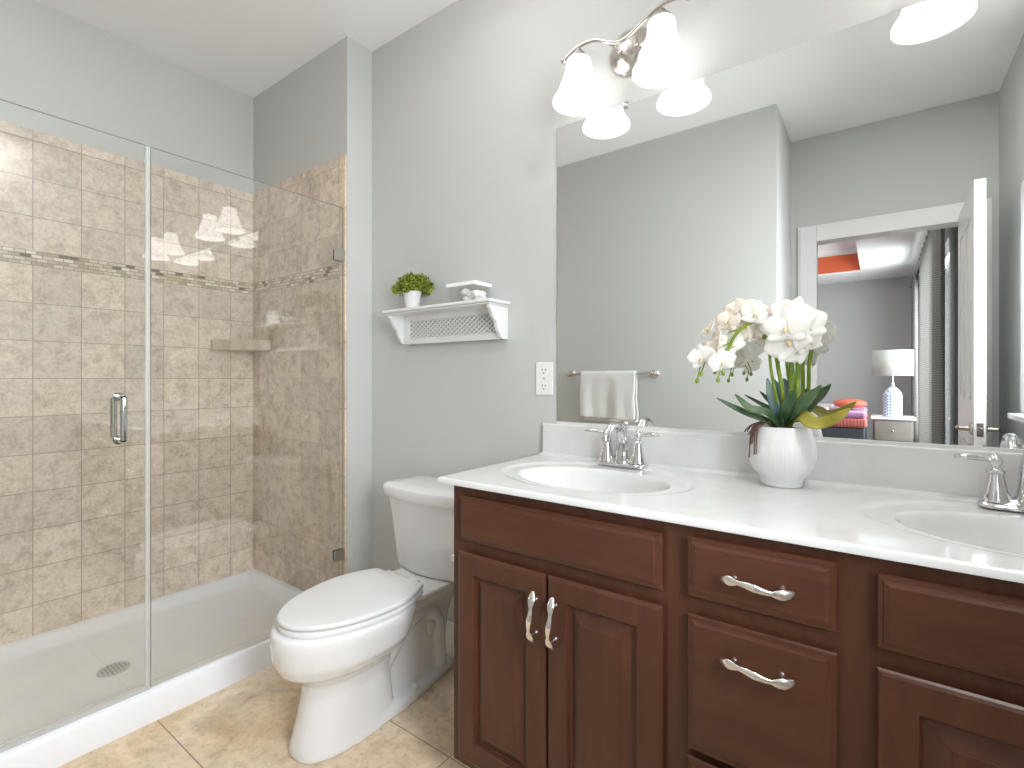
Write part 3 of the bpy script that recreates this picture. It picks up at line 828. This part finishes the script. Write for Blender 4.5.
# seat ring and lid
def lidshape(i, z, n=30):
    """rounded front, widest two thirds back, tapering to a straight back edge"""
    y0_, y1_, hw = .764+i, 1.200-i*.5, .172-i
    half = []
    for k in range(n+1):
        t_ = k/n
        if t_ < .70:
            a = (t_/.70)*pi/2; half.append((hw*sin(a)**.97, y0_+(.285)*(1-cos(a))))
        else:
            u = (t_-.70)/.30; half.append((hw-(hw-(.122-i*.5))*u**1.7, y0_+.285+(y1_-y0_-.285)*u))
    pts = [(TX+x, y, z) for x, y in half]+[(TX-x, y, z) for x, y in half[::-1][:-1]]
    return pts[:]
def slab(zs):
    bm = new(); loft(bm, [lidshape(i, z) for i, z in zs]); return bm
obj('seat', slab([(.006, .390), (.002, .392), (.001, .400), (.003, .406), (.008, .408)]), M['seat'], TO, smooth=50)
obj('lid', slab([(.008, .4130), (.001, .4145), (.0, .419), (.001, .4235), (.004, .4260), (.010, .4270), (.08, .4285)]), M['seat'], TO, smooth=50)
for s in (-1, 1): obj('seat_hinge', tube(new(), [(TX+s*.060-.018, 1.213, .410), (TX+s*.060+.018, 1.213, .410)], .012, 12), M['seat'], TO, smooth=60)
# tank: flared, bowed front
def tankring(hw, yf, yb, z, bow=.022, ch=.055):
    pts = []
    n = 10
    for i in range(n+1):                       # bowed front, left to right
        u = -1+2*i/n; pts.append((TX+u*(hw-ch), yf+bow*u*u, z))
    for k in range(1, 6):
        a = R(90*k/6); pts.append((TX+hw-ch+ch*sin(a), yf+bow+ (ch*.9)*(1-cos(a)), z))
    pts += [(TX+hw, yb-.02, z), (TX+hw-.02, yb, z), (TX-hw+.02, yb, z), (TX-hw, yb-.02, z)]
    for k in range(5, 0, -1):
        a = R(90*k/6); pts.append((TX-hw+ch-ch*sin(a), yf+bow+(ch*.9)*(1-cos(a)), z))
    return pts
b = loft(new(), [tankring(.170, 1.318, 1.476, .387), tankring(.181, 1.302, 1.482, .394), tankring(.184, 1.296, 1.482, .41), tankring(.192, 1.284, 1.484, .55), tankring(.198, 1.276, 1.484, .63), tankring(.207, 1.270, 1.484, .680)])
obj('tank', b, M['porcelain'], TO, smooth=35)
b = loft(new(), [tankring(.216, 1.260, 1.486, .679), tankring(.219, 1.257, 1.486, .685), tankring(.221, 1.255, 1.486, .712), tankring(.218, 1.258, 1.486, .720), tankring(.205, 1.270, 1.478, .727), tankring(.15, 1.32, 1.46, .731)])
obj('tank_lid', b, M['porcelain'], TO, smooth=38)
b = new(); lathe(b, [(.012, 0), (.012, .006), (.006, .010), (.006, .016)], (TX-.203, 1.375, .645), 14, rot=Matrix.Rotation(R(-90), 3, 'Y'))
tube(b, [(TX-.218, 1.375, .645), (TX-.219, 1.35, .642), (TX-.219, 1.325, .638)], .0055, 8)
obj('flush_lever', b, M['chrome'], TO, smooth=50)
# shut-off valve on the wall behind
b = new(); lathe(b, [(.022, 0), (.022, .004), (.008, .006), (.008, .05)], (TX+.215, 1.4875, .19), 16, rot=Matrix.Rotation(R(90), 3, 'X'))
tube(b, catmull([(TX+.215, 1.45, .19), (TX+.20, 1.45, .28), (TX+.13, 1.42, .36), (TX+.11, 1.40, .405)], 6), .005, 8)
obj('supply_line', b, M['chrome'], TO, smooth=50)

TO.scale = (1, 1, .975)

# toilet paper holder on the vanity side
PH = thing('paper_holder', 'chrome paper holder post on the vanity side by the toilet', 'paper holder', (-.93, 1.03, .61))
b = new(); ry = Matrix.Rotation(R(-90), 3, 'Y')
for y in (1.03, 1.175):
    lathe(b, [(.021, 0), (.022, .004), (.014, .010), (.009, .014), (.009, .030), (.013, .036), (.013, .042), (.006, .048)], (VX0, y, .617), 18, rot=ry)
tube(b, [(VX0-.036, 1.03, .617), (VX0-.036, 1.175, .617)], .007, 10)
obj('holder', b, M['chrome'], PH, smooth=45)

# ------------------------------------------------------------------ wall shelf with lattice
SH = thing('wall_shelf', 'white bracketed wall shelf with a lattice front above the toilet', 'shelf', (-1.395, 1.5, 1.265))
SX0, SX1 = -1.684, -1.104
b = new(); box(b, SX0, SX1, 1.372, 1.4995, 1.392, 1.404)
box(b, SX0+.008, SX1-.008, 1.380, 1.4995, 1.385, 1.392)
obj('shelf_board', b, M['trim'], SH, bevel=.0035)
prof = [(1.4995, 1.385), (1.388, 1.385), (1.388, 1.374), (1.396, 1.368), (1.404, 1.356), (1.412, 1.340), (1.424, 1.330), (1.432, 1.322), (1.434, 1.308), (1.440, 1.296), (1.450, 1.284), (1.456, 1.272), (1.470, 1.265), (1.4995, 1.265)]
for x in (SX0+.014, SX1-.028):
    obj('bracket', prism(new(), prof, 'x', x, x+.014), M['trim'], SH, bevel=.001)
b = new(); lx0, lx1, lz0, lz1 = SX0+.028, SX1-.028, 1.265, 1.385
PY0, PY1 = 1.466, 1.472
ix0, ix1, iz0, iz1 = lx0+.035, lx1-.012, lz0+.024, lz1-.022
box(b, lx0, lx1, PY0, PY1, lz0, iz0); box(b, lx0, lx1, PY0, PY1, iz1, lz1); box(b, lx0, ix0, PY0, PY1, iz0, iz1); box(b, ix1, lx1, PY0, PY1, iz0, iz1)
NX, NZ = 19, 4
cw, chh = (ix1-ix0)/NX, (iz1-iz0)/NZ
def seg(p, q, w, y0, y1):
    p, q = Vector(p), Vector(q); d = (q-p).normalized(); nn = Vector((-d.y, d.x))*w/2
    pts = [p+nn, p-nn, q-nn, q+nn]; prism(b, [tuple(v) for v in pts], 'y', y0, y1)
BW = .0052
for i in range(-NZ, NX+1):
    # diagonals clipped to the opening
    for sgn in (1, -1):
        pts = []
        for k in range(NZ+1):
            x = ix0+(i+k if sgn > 0 else i+NZ-k)*cw; z = iz0+k*chh
            if ix0-1e-6 <= x <= ix1+1e-6: pts.append((x, z))
        if len(pts) >= 2: seg(pts[0], pts[-1], BW, PY0+(.001 if sgn > 0 else .002), PY1-(.001 if sgn > 0 else .002))
obj('lattice_panel', b, M['trim'], SH)

# small plant on the shelf
PP = thing('potted_plant', 'small round green plant in a white pot on the wall shelf', 'plant', (-1.572, 1.437, 1.404))
pc = Vector((-1.572, 1.437, 1.404))
obj('pot', lathe(new(), [(.026, 0), (.028, .003), (.037, .066), (.039, .068), (.039, .076), (.036, .076), (.034, .066)], pc, 28), M['pot'], PP, smooth=40)
def leafmat(name, c0, c1, rough=.5, scale=60):
    m = mat(name, c0, rough); t = NT(m)
    n = t.noise(t.pos(), scale, 2, .5); c = t.ramp(n, (.35, c0), (.62, c1)); t.l(c, t.p.inputs['Base Color']); return m
M['topiary'] = leafmat('boxwood_green', srgb(58, 74, 18), srgb(158, 168, 62), .5, 90)
b = new(); rnd = random.Random(3)
sphere(b, pc+Vector((0, 0, .098)), .030, 14, 8, (2.1, 1.2, .9))
for i in range(620):
    th = rnd.uniform(0, 2*pi); ph = math.acos(rnd.uniform(-.35, 1))
    d = Vector((sin(ph)*cos(th), sin(ph)*sin(th), cos(ph)))
    c = pc+Vector((0, 0, .086))+Vector((d.x*.098, d.y*.050, d.z*.058))*rnd.uniform(.55, 1.0)
    L = rnd.uniform(.014, .024); side = d.cross(Vector((rnd.uniform(-1, 1), rnd.uniform(-1, 1), rnd.uniform(-1, 1)))).normalized()
    dd = (d+Vector((rnd.uniform(-.6, .6), rnd.uniform(-.6, .6), rnd.uniform(-.3, .7)))).normalized(); nn = dd.cross(side).normalized()*.002
    p0 = c; p1 = c+dd*L*.5+side*L*.30+nn; p2 = c+dd*L; p3 = c+dd*L*.5-side*L*.30+nn
    pm = c+dd*L*.5-nn
    for w_ in (p0, p1, p2, p3, pm):
        w_.y = min(w_.y, 1.4975)
    V = [b.verts.new(q) for q in (p0, p1, p2, p3, pm)]
    b.faces.new((V[0], V[1], V[4])); b.faces.new((V[1], V[2], V[4])); b.faces.new((V[2], V[3], V[4])); b.faces.new((V[3], V[0], V[4]))
obj('foliage', b, M['topiary'], PP)

# clear acrylic box with cotton pads
AB_ = thing('acrylic_box', 'clear lidded acrylic box holding white cotton on the wall shelf', 'box', (-1.26, 1.437, 1.404))
ax, ay, az = -1.258, 1.437, 1.404
rz = Matrix.Rotation(R(0), 4, 'Z')
def hollow(hx, hy, z0, z1, t):
    b = new()
    box(b, ax-hx, ax+hx, ay-hy, ay-hy+t, z0, z1); box(b, ax-hx, ax+hx, ay+hy-t, ay+hy, z0, z1)
    box(b, ax-hx, ax-hx+t, ay-hy+t, ay+hy-t, z0, z1); box(b, ax+hx-t, ax+hx, ay-hy+t, ay+hy-t, z0, z1); box(b, ax-hx, ax+hx, ay-hy, ay+hy, z0, z0+t)
    return b
obj('container', hollow(.068, .046, az+.0005, az+.060, .003), M['acrylic'], AB_)
b = new(); box(b, ax-.073, ax+.073, ay-.051, ay+.051, az+.060, az+.074); obj('lid', b, mat('frosted_lid', (.88, .87, .87), .2), AB_, bevel=.003)
b = new(); rnd = random.Random(5)
for k in range(9):
    c = Vector((ax+.03+rnd.uniform(-.032, .032), ay+rnd.uniform(-.03, .02), az+.018+.012*(k//4)))
    sphere(b, c, .015, 12, 8, (1.3, 1.1, .85))
ct = obj('cotton_pads', b, mat('cotton', (.9, .9, .89), .95), smooth=180)
tag(ct, 'white cotton heaped inside the clear acrylic box', 'cotton'); ct['kind'] = 'stuff'

# outlet
OP = thing('power_outlet', 'white duplex wall outlet left of the mirror', 'outlet', (-.955, 1.5, 1.06))
b = new(); box(b, -.9905, -.9195, 1.4945, 1.4995, 1.060, 1.176); obj('cover_plate', b, M['white_plastic'], OP, bevel=.002)
for z in (1.090, 1.146):
    pts = [(p[0], p[1]) for p in roundrect(-.955, z, .0165, .0145, .008)]
    r_ = obj('receptacle', prism(new(), pts, 'y', 1.4928, 1.4945), M['white_plastic'], OP)
    b = new(); box(b, -.9625, -.9605, 1.4924, 1.4928, z-.002, z+.008); box(b, -.9495, -.9475, 1.4924, 1.4928, z-.001, z+.007)
    lathe(b, [(.0025, 0), (.0025, .0004)], (-.955, 1.4928, z-.008), 10, rot=Matrix.Rotation(R(90), 3, 'X'))
    obj('slots', b, M['dark'], r_)
obj('screw', lathe(new(), [(.003, 0), (.003, .001)], (-.955, 1.4945, 1.118), 10, rot=Matrix.Rotation(R(90), 3, 'X')), M['chrome'], OP)

# ------------------------------------------------------------------ towel bar and towel (seen in the mirror)
TBR = thing('towel_bar', 'brushed metal towel bar on the wall opposite the mirror', 'towel bar', (-1.43, YT, 1.147))
YB_ = -.058
b = new(); tube(b, [(-1.745, YB_, 1.147), (-1.150, YB_, 1.147)], .0075, 12); obj('bar', b, M['nickel'], TBR, smooth=60)
for x in (-1.745, -1.150):
    obj('post', lathe(new(), [(.027, 0), (.028, .004), (.020, .012), (.011, .018), (.010, .052), (.015, .060), (.018, .068), (.016, .078), (.008, .084), (0, .085)], (x, YT, 1.147), 24, rot=Matrix.Rotation(R(-90), 3, 'X'), cap1=False), M['nickel'], TBR, smooth=40)
m = mat('towel_cotton', srgb(226, 226, 224), .95); t = NT(m)
n = t.noise(t.pos(), 420, 2, .6)
wv = t.n('ShaderNodeTexWave', wave_type='BANDS', bands_direction='Z'); wv.inputs['Scale'].default_value = 26; t.l(t.pos(), wv.inputs['Vector'])
ad = t.n('ShaderNodeMath', operation='ADD'); t.l(n, ad.inputs[0]); t.l(wv.outputs['Fac'], ad.inputs[1]); t.bump(n, .5, .003)
b = new(); U_, V_ = 44, 46; A = []
hf, hb = .298, .320
for j in range(V_+1):
    s = j/V_*(hf+hb+.05)
    row = []
    for i in range(U_+1):
        u = i/U_; x = -1.640+u*.392
        front_len = hf*(1+.06*(u-.5))
        if s < hf: y = YB_+.016; z = 1.150-(hf-s)*(1+.05*(u-.5)); k = (hf-s)/hf
        elif s < hf+.05:
            a = pi*(s-hf)/.05; y = YB_+.016*cos(a); z = 1.150+.016*sin(a); k = 0
        else: k = (s-hf-.05)/hb; y = YB_-.016; z = 1.150-(s-hf-.05)
        sgn = 1 if s < hf+.025 else -1
        y += sgn*k*(.010+.007*sin(u*9+.8)+.004*sin(u*21))
        row.append(b.verts.new((x+.006*sin(z*30)*k, y, z)))
    A.append(row)
for j in range(V_):
    for i in range(U_): b.faces.new((A[j][i], A[j][i+1], A[j+1][i+1], A[j+1][i]))
# inner folded layer peeking at the right
tw = obj('hand_towel', b, m, smooth=180)
sd = tw.modifiers.new('thick', 'SOLIDIFY'); sd.thickness = .010; sd.offset = 0
sb = tw.modifiers.new('soft', 'SUBSURF'); sb.levels = 1; sb.render_levels = 1
tag(tw, 'white folded towel draped over the towel bar', 'towel')

# ------------------------------------------------------------------ orchid
OC = Vector((-.193, 1.398, CT0-.0003+.0005))
OR = thing('potted_orchid', 'white orchid in a ribbed white pot on the vanity top', 'orchid', OC)
pp = catmull([(.0465, 0, .004), (.0475, 0, .014), (.0525, 0, .024), (.0630, 0, .038), (.0710, 0, .056), (.0750, 0, .078), (.0735, 0, .100), (.0690, 0, .122), (.0645, 0, .138), (.0632, 0, .146)], 4)
prof = [(.043, 0)]+[(p.x, p.z) for p in pp]+[(.0610, .147), (.0590, .143), (.060, .13)]
wob = lambda a, z: 1+.010*(.5+.5*sin(a*56))*(1 if .026 < z < .098 else 0)
obj('pot', lathe(new(), prof, OC, 224, wob=wob), M['pot'], OR, smooth=50)
obj('moss', lathe(new(), [(.0595, .128), (.05, .138), (.02, .146), (0, .147)], OC, 24, cap0=False, cap1=False), mat('bark', srgb(70, 52, 40), .95), OR, smooth=180)
M['stem'] = leafmat('orchid_stem', srgb(104, 134, 30), srgb(140, 160, 52), .45, 40)
M['leafg'] = leafmat('orchid_leaf', srgb(52, 82, 52), srgb(98, 118, 82), .4, 14)
M['leafb'] = leafmat('orchid_leaf_bluish', srgb(92, 124, 128), srgb(140, 158, 150), .4, 14)
M['leafy'] = leafmat('orchid_leaf_yellow', srgb(134, 128, 44), srgb(176, 166, 70), .4, 14)
M['petal'] = mat('orchid_petal', srgb(246, 243, 238), .5, sss=0)
t = NT(M['petal']); t.p.inputs['Subsurface Weight'].default_value = .15; t.p.inputs['Subsurface Radius'].default_value = (.01, .01, .01)
M['petalc'] = mat('orchid_petal_cream', srgb(240, 230, 216), .5)
M['lip'] = mat('orchid_lip', srgb(232, 214, 168), .5)
M['root'] = mat('orchid_root', srgb(112, 84, 76), .8)
def strap(bm, pts, wd, droop=.25, up=(0, 0, 1)):
    P = catmull(pts, 7); N = len(P); rows = []
    for i, p in enumerate(P):
        t_ = (P[min(i+1, N-1)]-P[max(i-1, 0)]).normalized(); s = i/(N-1)
        side = t_.cross(Vector(up)).normalized(); nn = side.cross(t_).normalized()
        w_ = wd*(.55+.45*min(1, s/.3))*(max(0.02, 1-max(0, (s-.45)/.55)**2.2))**.75
        rows.append([bm.verts.new(p+side*w_*k+nn*(abs(k)*w_*droop)) for k in (-1, -.5, 0, .5, 1)])
    for a, c in zip(rows, rows[1:]):
        for k in range(4): bm.faces.new((a[k], a[k+1], c[k+1], c[k]))
def leaf(pts, wd, m, up=(0, 0, 1), droop=.3):
    b = new(); strap(b, pts, wd, droop, up)
    o = obj('leaf', b, m, OR, smooth=180); s = o.modifiers.new('thick', 'SOLIDIFY'); s.thickness = .002
zt = OC.z+.140
def at(px, py, y):
    a = R(YAW); k = (px-512)/FPX
    dx, dy = -sin(a)+k*cos(a), cos(a)+k*sin(a)
    return Vector((dx*y/dy, y, CAM_H-(py-CY)/FPX*y/dy))
o0 = (OC.x, OC.y, zt-.006)
leaf([o0, at(765, 420, 1.36), at(742, 411, 1.345), at(717, 398, 1.33)], .0085, M['leafg'], up=(0, -.8, .6))
leaf([(OC.x, OC.y-.01, zt), at(768, 413, 1.345), at(750, 408, 1.335), at(735, 394, 1.33)], .010, M['leafg'], up=(0, -.8, .6))
leaf([o0, at(777, 412, 1.37), at(772, 395, 1.365), at(767, 378, 1.36)], .013, M['leafb'], up=(-.3, -1, 0))
leaf([o0, at(783, 405, 1.385), at(779, 392, 1.39), at(774, 379, 1.40)], .012, M['leafb'], up=(.3, -1, 0))
leaf([o0, at(785, 412, 1.36), at(790, 400, 1.35), at(795, 389, 1.345)], .012, M['leafg'], up=(.2, -1, .3))
leaf([o0, at(794, 412, 1.36), at(808, 400, 1.35), at(821, 385, 1.345)], .013, M['leafg'], up=(.2, -1, .8))
leaf([o0, at(793, 415, 1.37), at(804, 402, 1.37), at(816, 388, 1.375)], .015, M['leafg'], up=(.1, -1, .6))
leaf([o0, at(800, 416, 1.35), at(812, 423, 1.325), at(824, 423, 1.315), at(838, 417, 1.305), at(850, 408, 1.300)], .0165, M['leafy'], up=(0, -.75, .65), droop=.2)
# stems
def stemtube(pts, r): return tube(new(), catmull(pts, 6), r, 8)
def stem(pts, r=.0045): return obj('stem', stemtube(pts, r), M['stem'], OR, smooth=60)
stem([o0, at(777, 400, 1.362), at(771, 370, 1.357), at(769, 345, 1.355), at(766, 326, 1.352), at(757, 321, 1.348), at(745, 326, 1.342), at(735, 336, 1.336), at(729, 348, 1.33), at(725, 358, 1.325)], .0036)
stem([o0, at(783, 400, 1.37), at(779, 372, 1.368), at(775, 345, 1.366), at(773, 326, 1.362)], .0050)
stem([(OC.x+.012, OC.y+.01, zt), at(791, 395, 1.38), at(791, 365, 1.38), at(791, 340, 1.375), at(788, 322, 1.36)], .0055)
stem([(OC.x+.018, OC.y+.0, zt), at(797, 395, 1.375), at(798, 365, 1.375), at(800, 345, 1.37), at(797, 325, 1.35)], .0050)
stem([at(731, 343, 1.333), at(723, 346, 1.33), at(719, 350, 1.328)], .002)
stem([at(740, 330, 1.34), at(733, 331, 1.335), at(728, 333, 1.33)], .002)
stem([at(745, 318, 1.345), at(738, 320, 1.34), at(730, 324, 1.335)], .002)
for q in (((701, 360, 1.322), (700, 368, 1.325), (697, 380, 1.325)), ((716, 362, 1.325), (720, 370, 1.322), (717, 381, 1.322)), ((719, 358, 1.325), (722, 366, 1.322), (723, 373, 1.322)), ((705, 362, 1.32), (703, 368, 1.325), (701, 374, 1.325))):
    stem([at(*p) for p in q], .0016)
def bud(px, py, y, r=.006):
    obj('bud', sphere(new(), at(px, py, y), r, 12, 8, (.85, .85, 1.15)), M['stem'], OR, smooth=180)
for q in ((697, 381, 1.325), (701, 374, 1.325), (715, 372, 1.325), (718, 380, 1.322), (723, 373, 1.322), (771, 327, 1.35), (769, 342, 1.352), (764, 337, 1.352)): bud(*q)
def petal(bm, c, ax, sd, nn, L, W, cup, base=0.12, tipw=.6, mi=0):
    rows = []
    for j in range(7):
        s = j/6; ww = W*(max(.0, sin(pi*(base+(1-base)*s)**tipw)))**.7 if j < 6 else W*.12
        if j == 0: ww = W*.18
        ctr = c+ax*(L*s)+nn*(cup*L*s*s)
        rows.append([bm.verts.new(ctr+sd*(ww*k)-nn*(abs(k)**2*ww*.22)) for k in (-1, -.5, 0, .5, 1)])
    for a, d in zip(rows, rows[1:]):
        for k in range(4):
            f = bm.faces.new((a[k], a[k+1], d[k+1], d[k])); f.material_index = mi
def flower(c, face, roll, S, m):
    b = new(); n_ = Vector(face).normalized()
    up = Vector((0, 0, 1)); sx = up.cross(n_).normalized(); uz = n_.cross(sx).normalized()
    q = Matrix.Rotation(R(roll), 3, n_)
    sx, uz = q @ sx, q @ uz
    for ang, L, W, cup in ((90, .92, .46, .10), (215, .90, .44, .08), (325, .90, .44, .08)):
        a = R(ang); ax_ = sx*cos(a)+uz*sin(a); petal(b, c-n_*.002, ax_, n_.cross(ax_), n_, S*L, S*W, cup)
    for ang in (12, 168):
        a = R(ang); ax_ = sx*cos(a)+uz*sin(a); petal(b, c+n_*.001, ax_, n_.cross(ax_), n_, S*.98, S*.66, .06, tipw=.8)
    o = obj('flower', b, m, OR, smooth=180); s = o.modifiers.new('thick', 'SOLIDIFY'); s.thickness = .0008
    b = new(); sphere(b, c+n_*S*.10-uz*S*.04, S*.085, 10, 7); sphere(b, c+n_*S*.16-uz*S*.16, S*.085, 10, 7, (1, 1, 1.3))
    obj('lip', b, M['lip'], o, smooth=180)
view = lambda dx, dy, dz: (dx, dy, dz)
FL = [  # px, py, y, facing, roll, size, cream?
    (702, 358, 1.318, (-.15, -1, -.1), 10, .040, 0), (716, 340, 1.335, (-.9, -.6, .2), -20, .034, 1), (722, 362, 1.310, (.6, -1, -.3), 15, .036, 0),
    (708, 329, 1.340, (-.8, -.5, .5), 30, .034, 1), (731, 345, 1.345, (.3, -1, .2), 40, .038, 0), (728, 321, 1.335, (-.5, -1, .3), -10, .040, 1),
    (743, 309, 1.350, (-.2, -1, .5), 20, .036, 1), (756, 314, 1.345, (.2, -1, .3), -15, .040, 0), (746, 326, 1.352, (-.1, -1, -.2), 70, .040, 1), (733, 308, 1.345, (-.6, -.8, .6), 0, .034, 1), (712, 350, 1.33, (-.5, -1, .1), 50, .036, 1),
    (788, 341, 1.325, (-.1, -1, -.05), 35, .056, 0), (792, 315, 1.335, (.1, -1, .35), -20, .052, 0), (805, 325, 1.335, (.45, -1, .1), 15, .052, 0),
    (778, 318, 1.335, (-.4, -1, .25), 50, .048, 0), (800, 345, 1.345, (.5, -1, -.2), 60, .050, 0), (786, 328, 1.310, (-.1, -1, .05), 0, .052, 0), (808, 340, 1.350, (.8, -.7, 0), 20, .046, 0)]
for px, py, y, fc, roll, S, cr in FL: flower(at(px, py, y), fc, roll, S, M['petalc'] if cr else M['petal'])
b = new(); rnd = random.Random(11)
for k in range(9):
    sx = OC.x-.018-.006*k*rnd.uniform(.2, 1); a = rnd.uniform(2.9, 4.3)
    e = Vector((OC.x+.068*cos(a), OC.y+.068*sin(a), zt+.006))
    e2 = Vector((OC.x+.083*cos(a), OC.y+.083*sin(a), zt-.010)); dn = rnd.uniform(.015, .06)
    if k < 5: a2 = 3.75+.08*k; e = Vector((OC.x+.066*cos(a2), OC.y+.066*sin(a2), zt+.009)); e2 = Vector((OC.x+.076*cos(a2), OC.y+.076*sin(a2), zt-.012)); e3 = Vector((OC.x+.082*cos(a2+.05), OC.y+.082*sin(a2+.05), zt-.016-dn))
    else: e3 = e2+Vector((0, 0, -.004))
    tube(b, catmull([(OC.x-.01, OC.y, zt+.002), (OC.x+.035*cos(a), OC.y+.035*sin(a), zt+.014+rnd.uniform(0, .006)), e, e2, e3], 5), .0017, 6)
obj('roots', b, M['root'], OR, smooth=60)
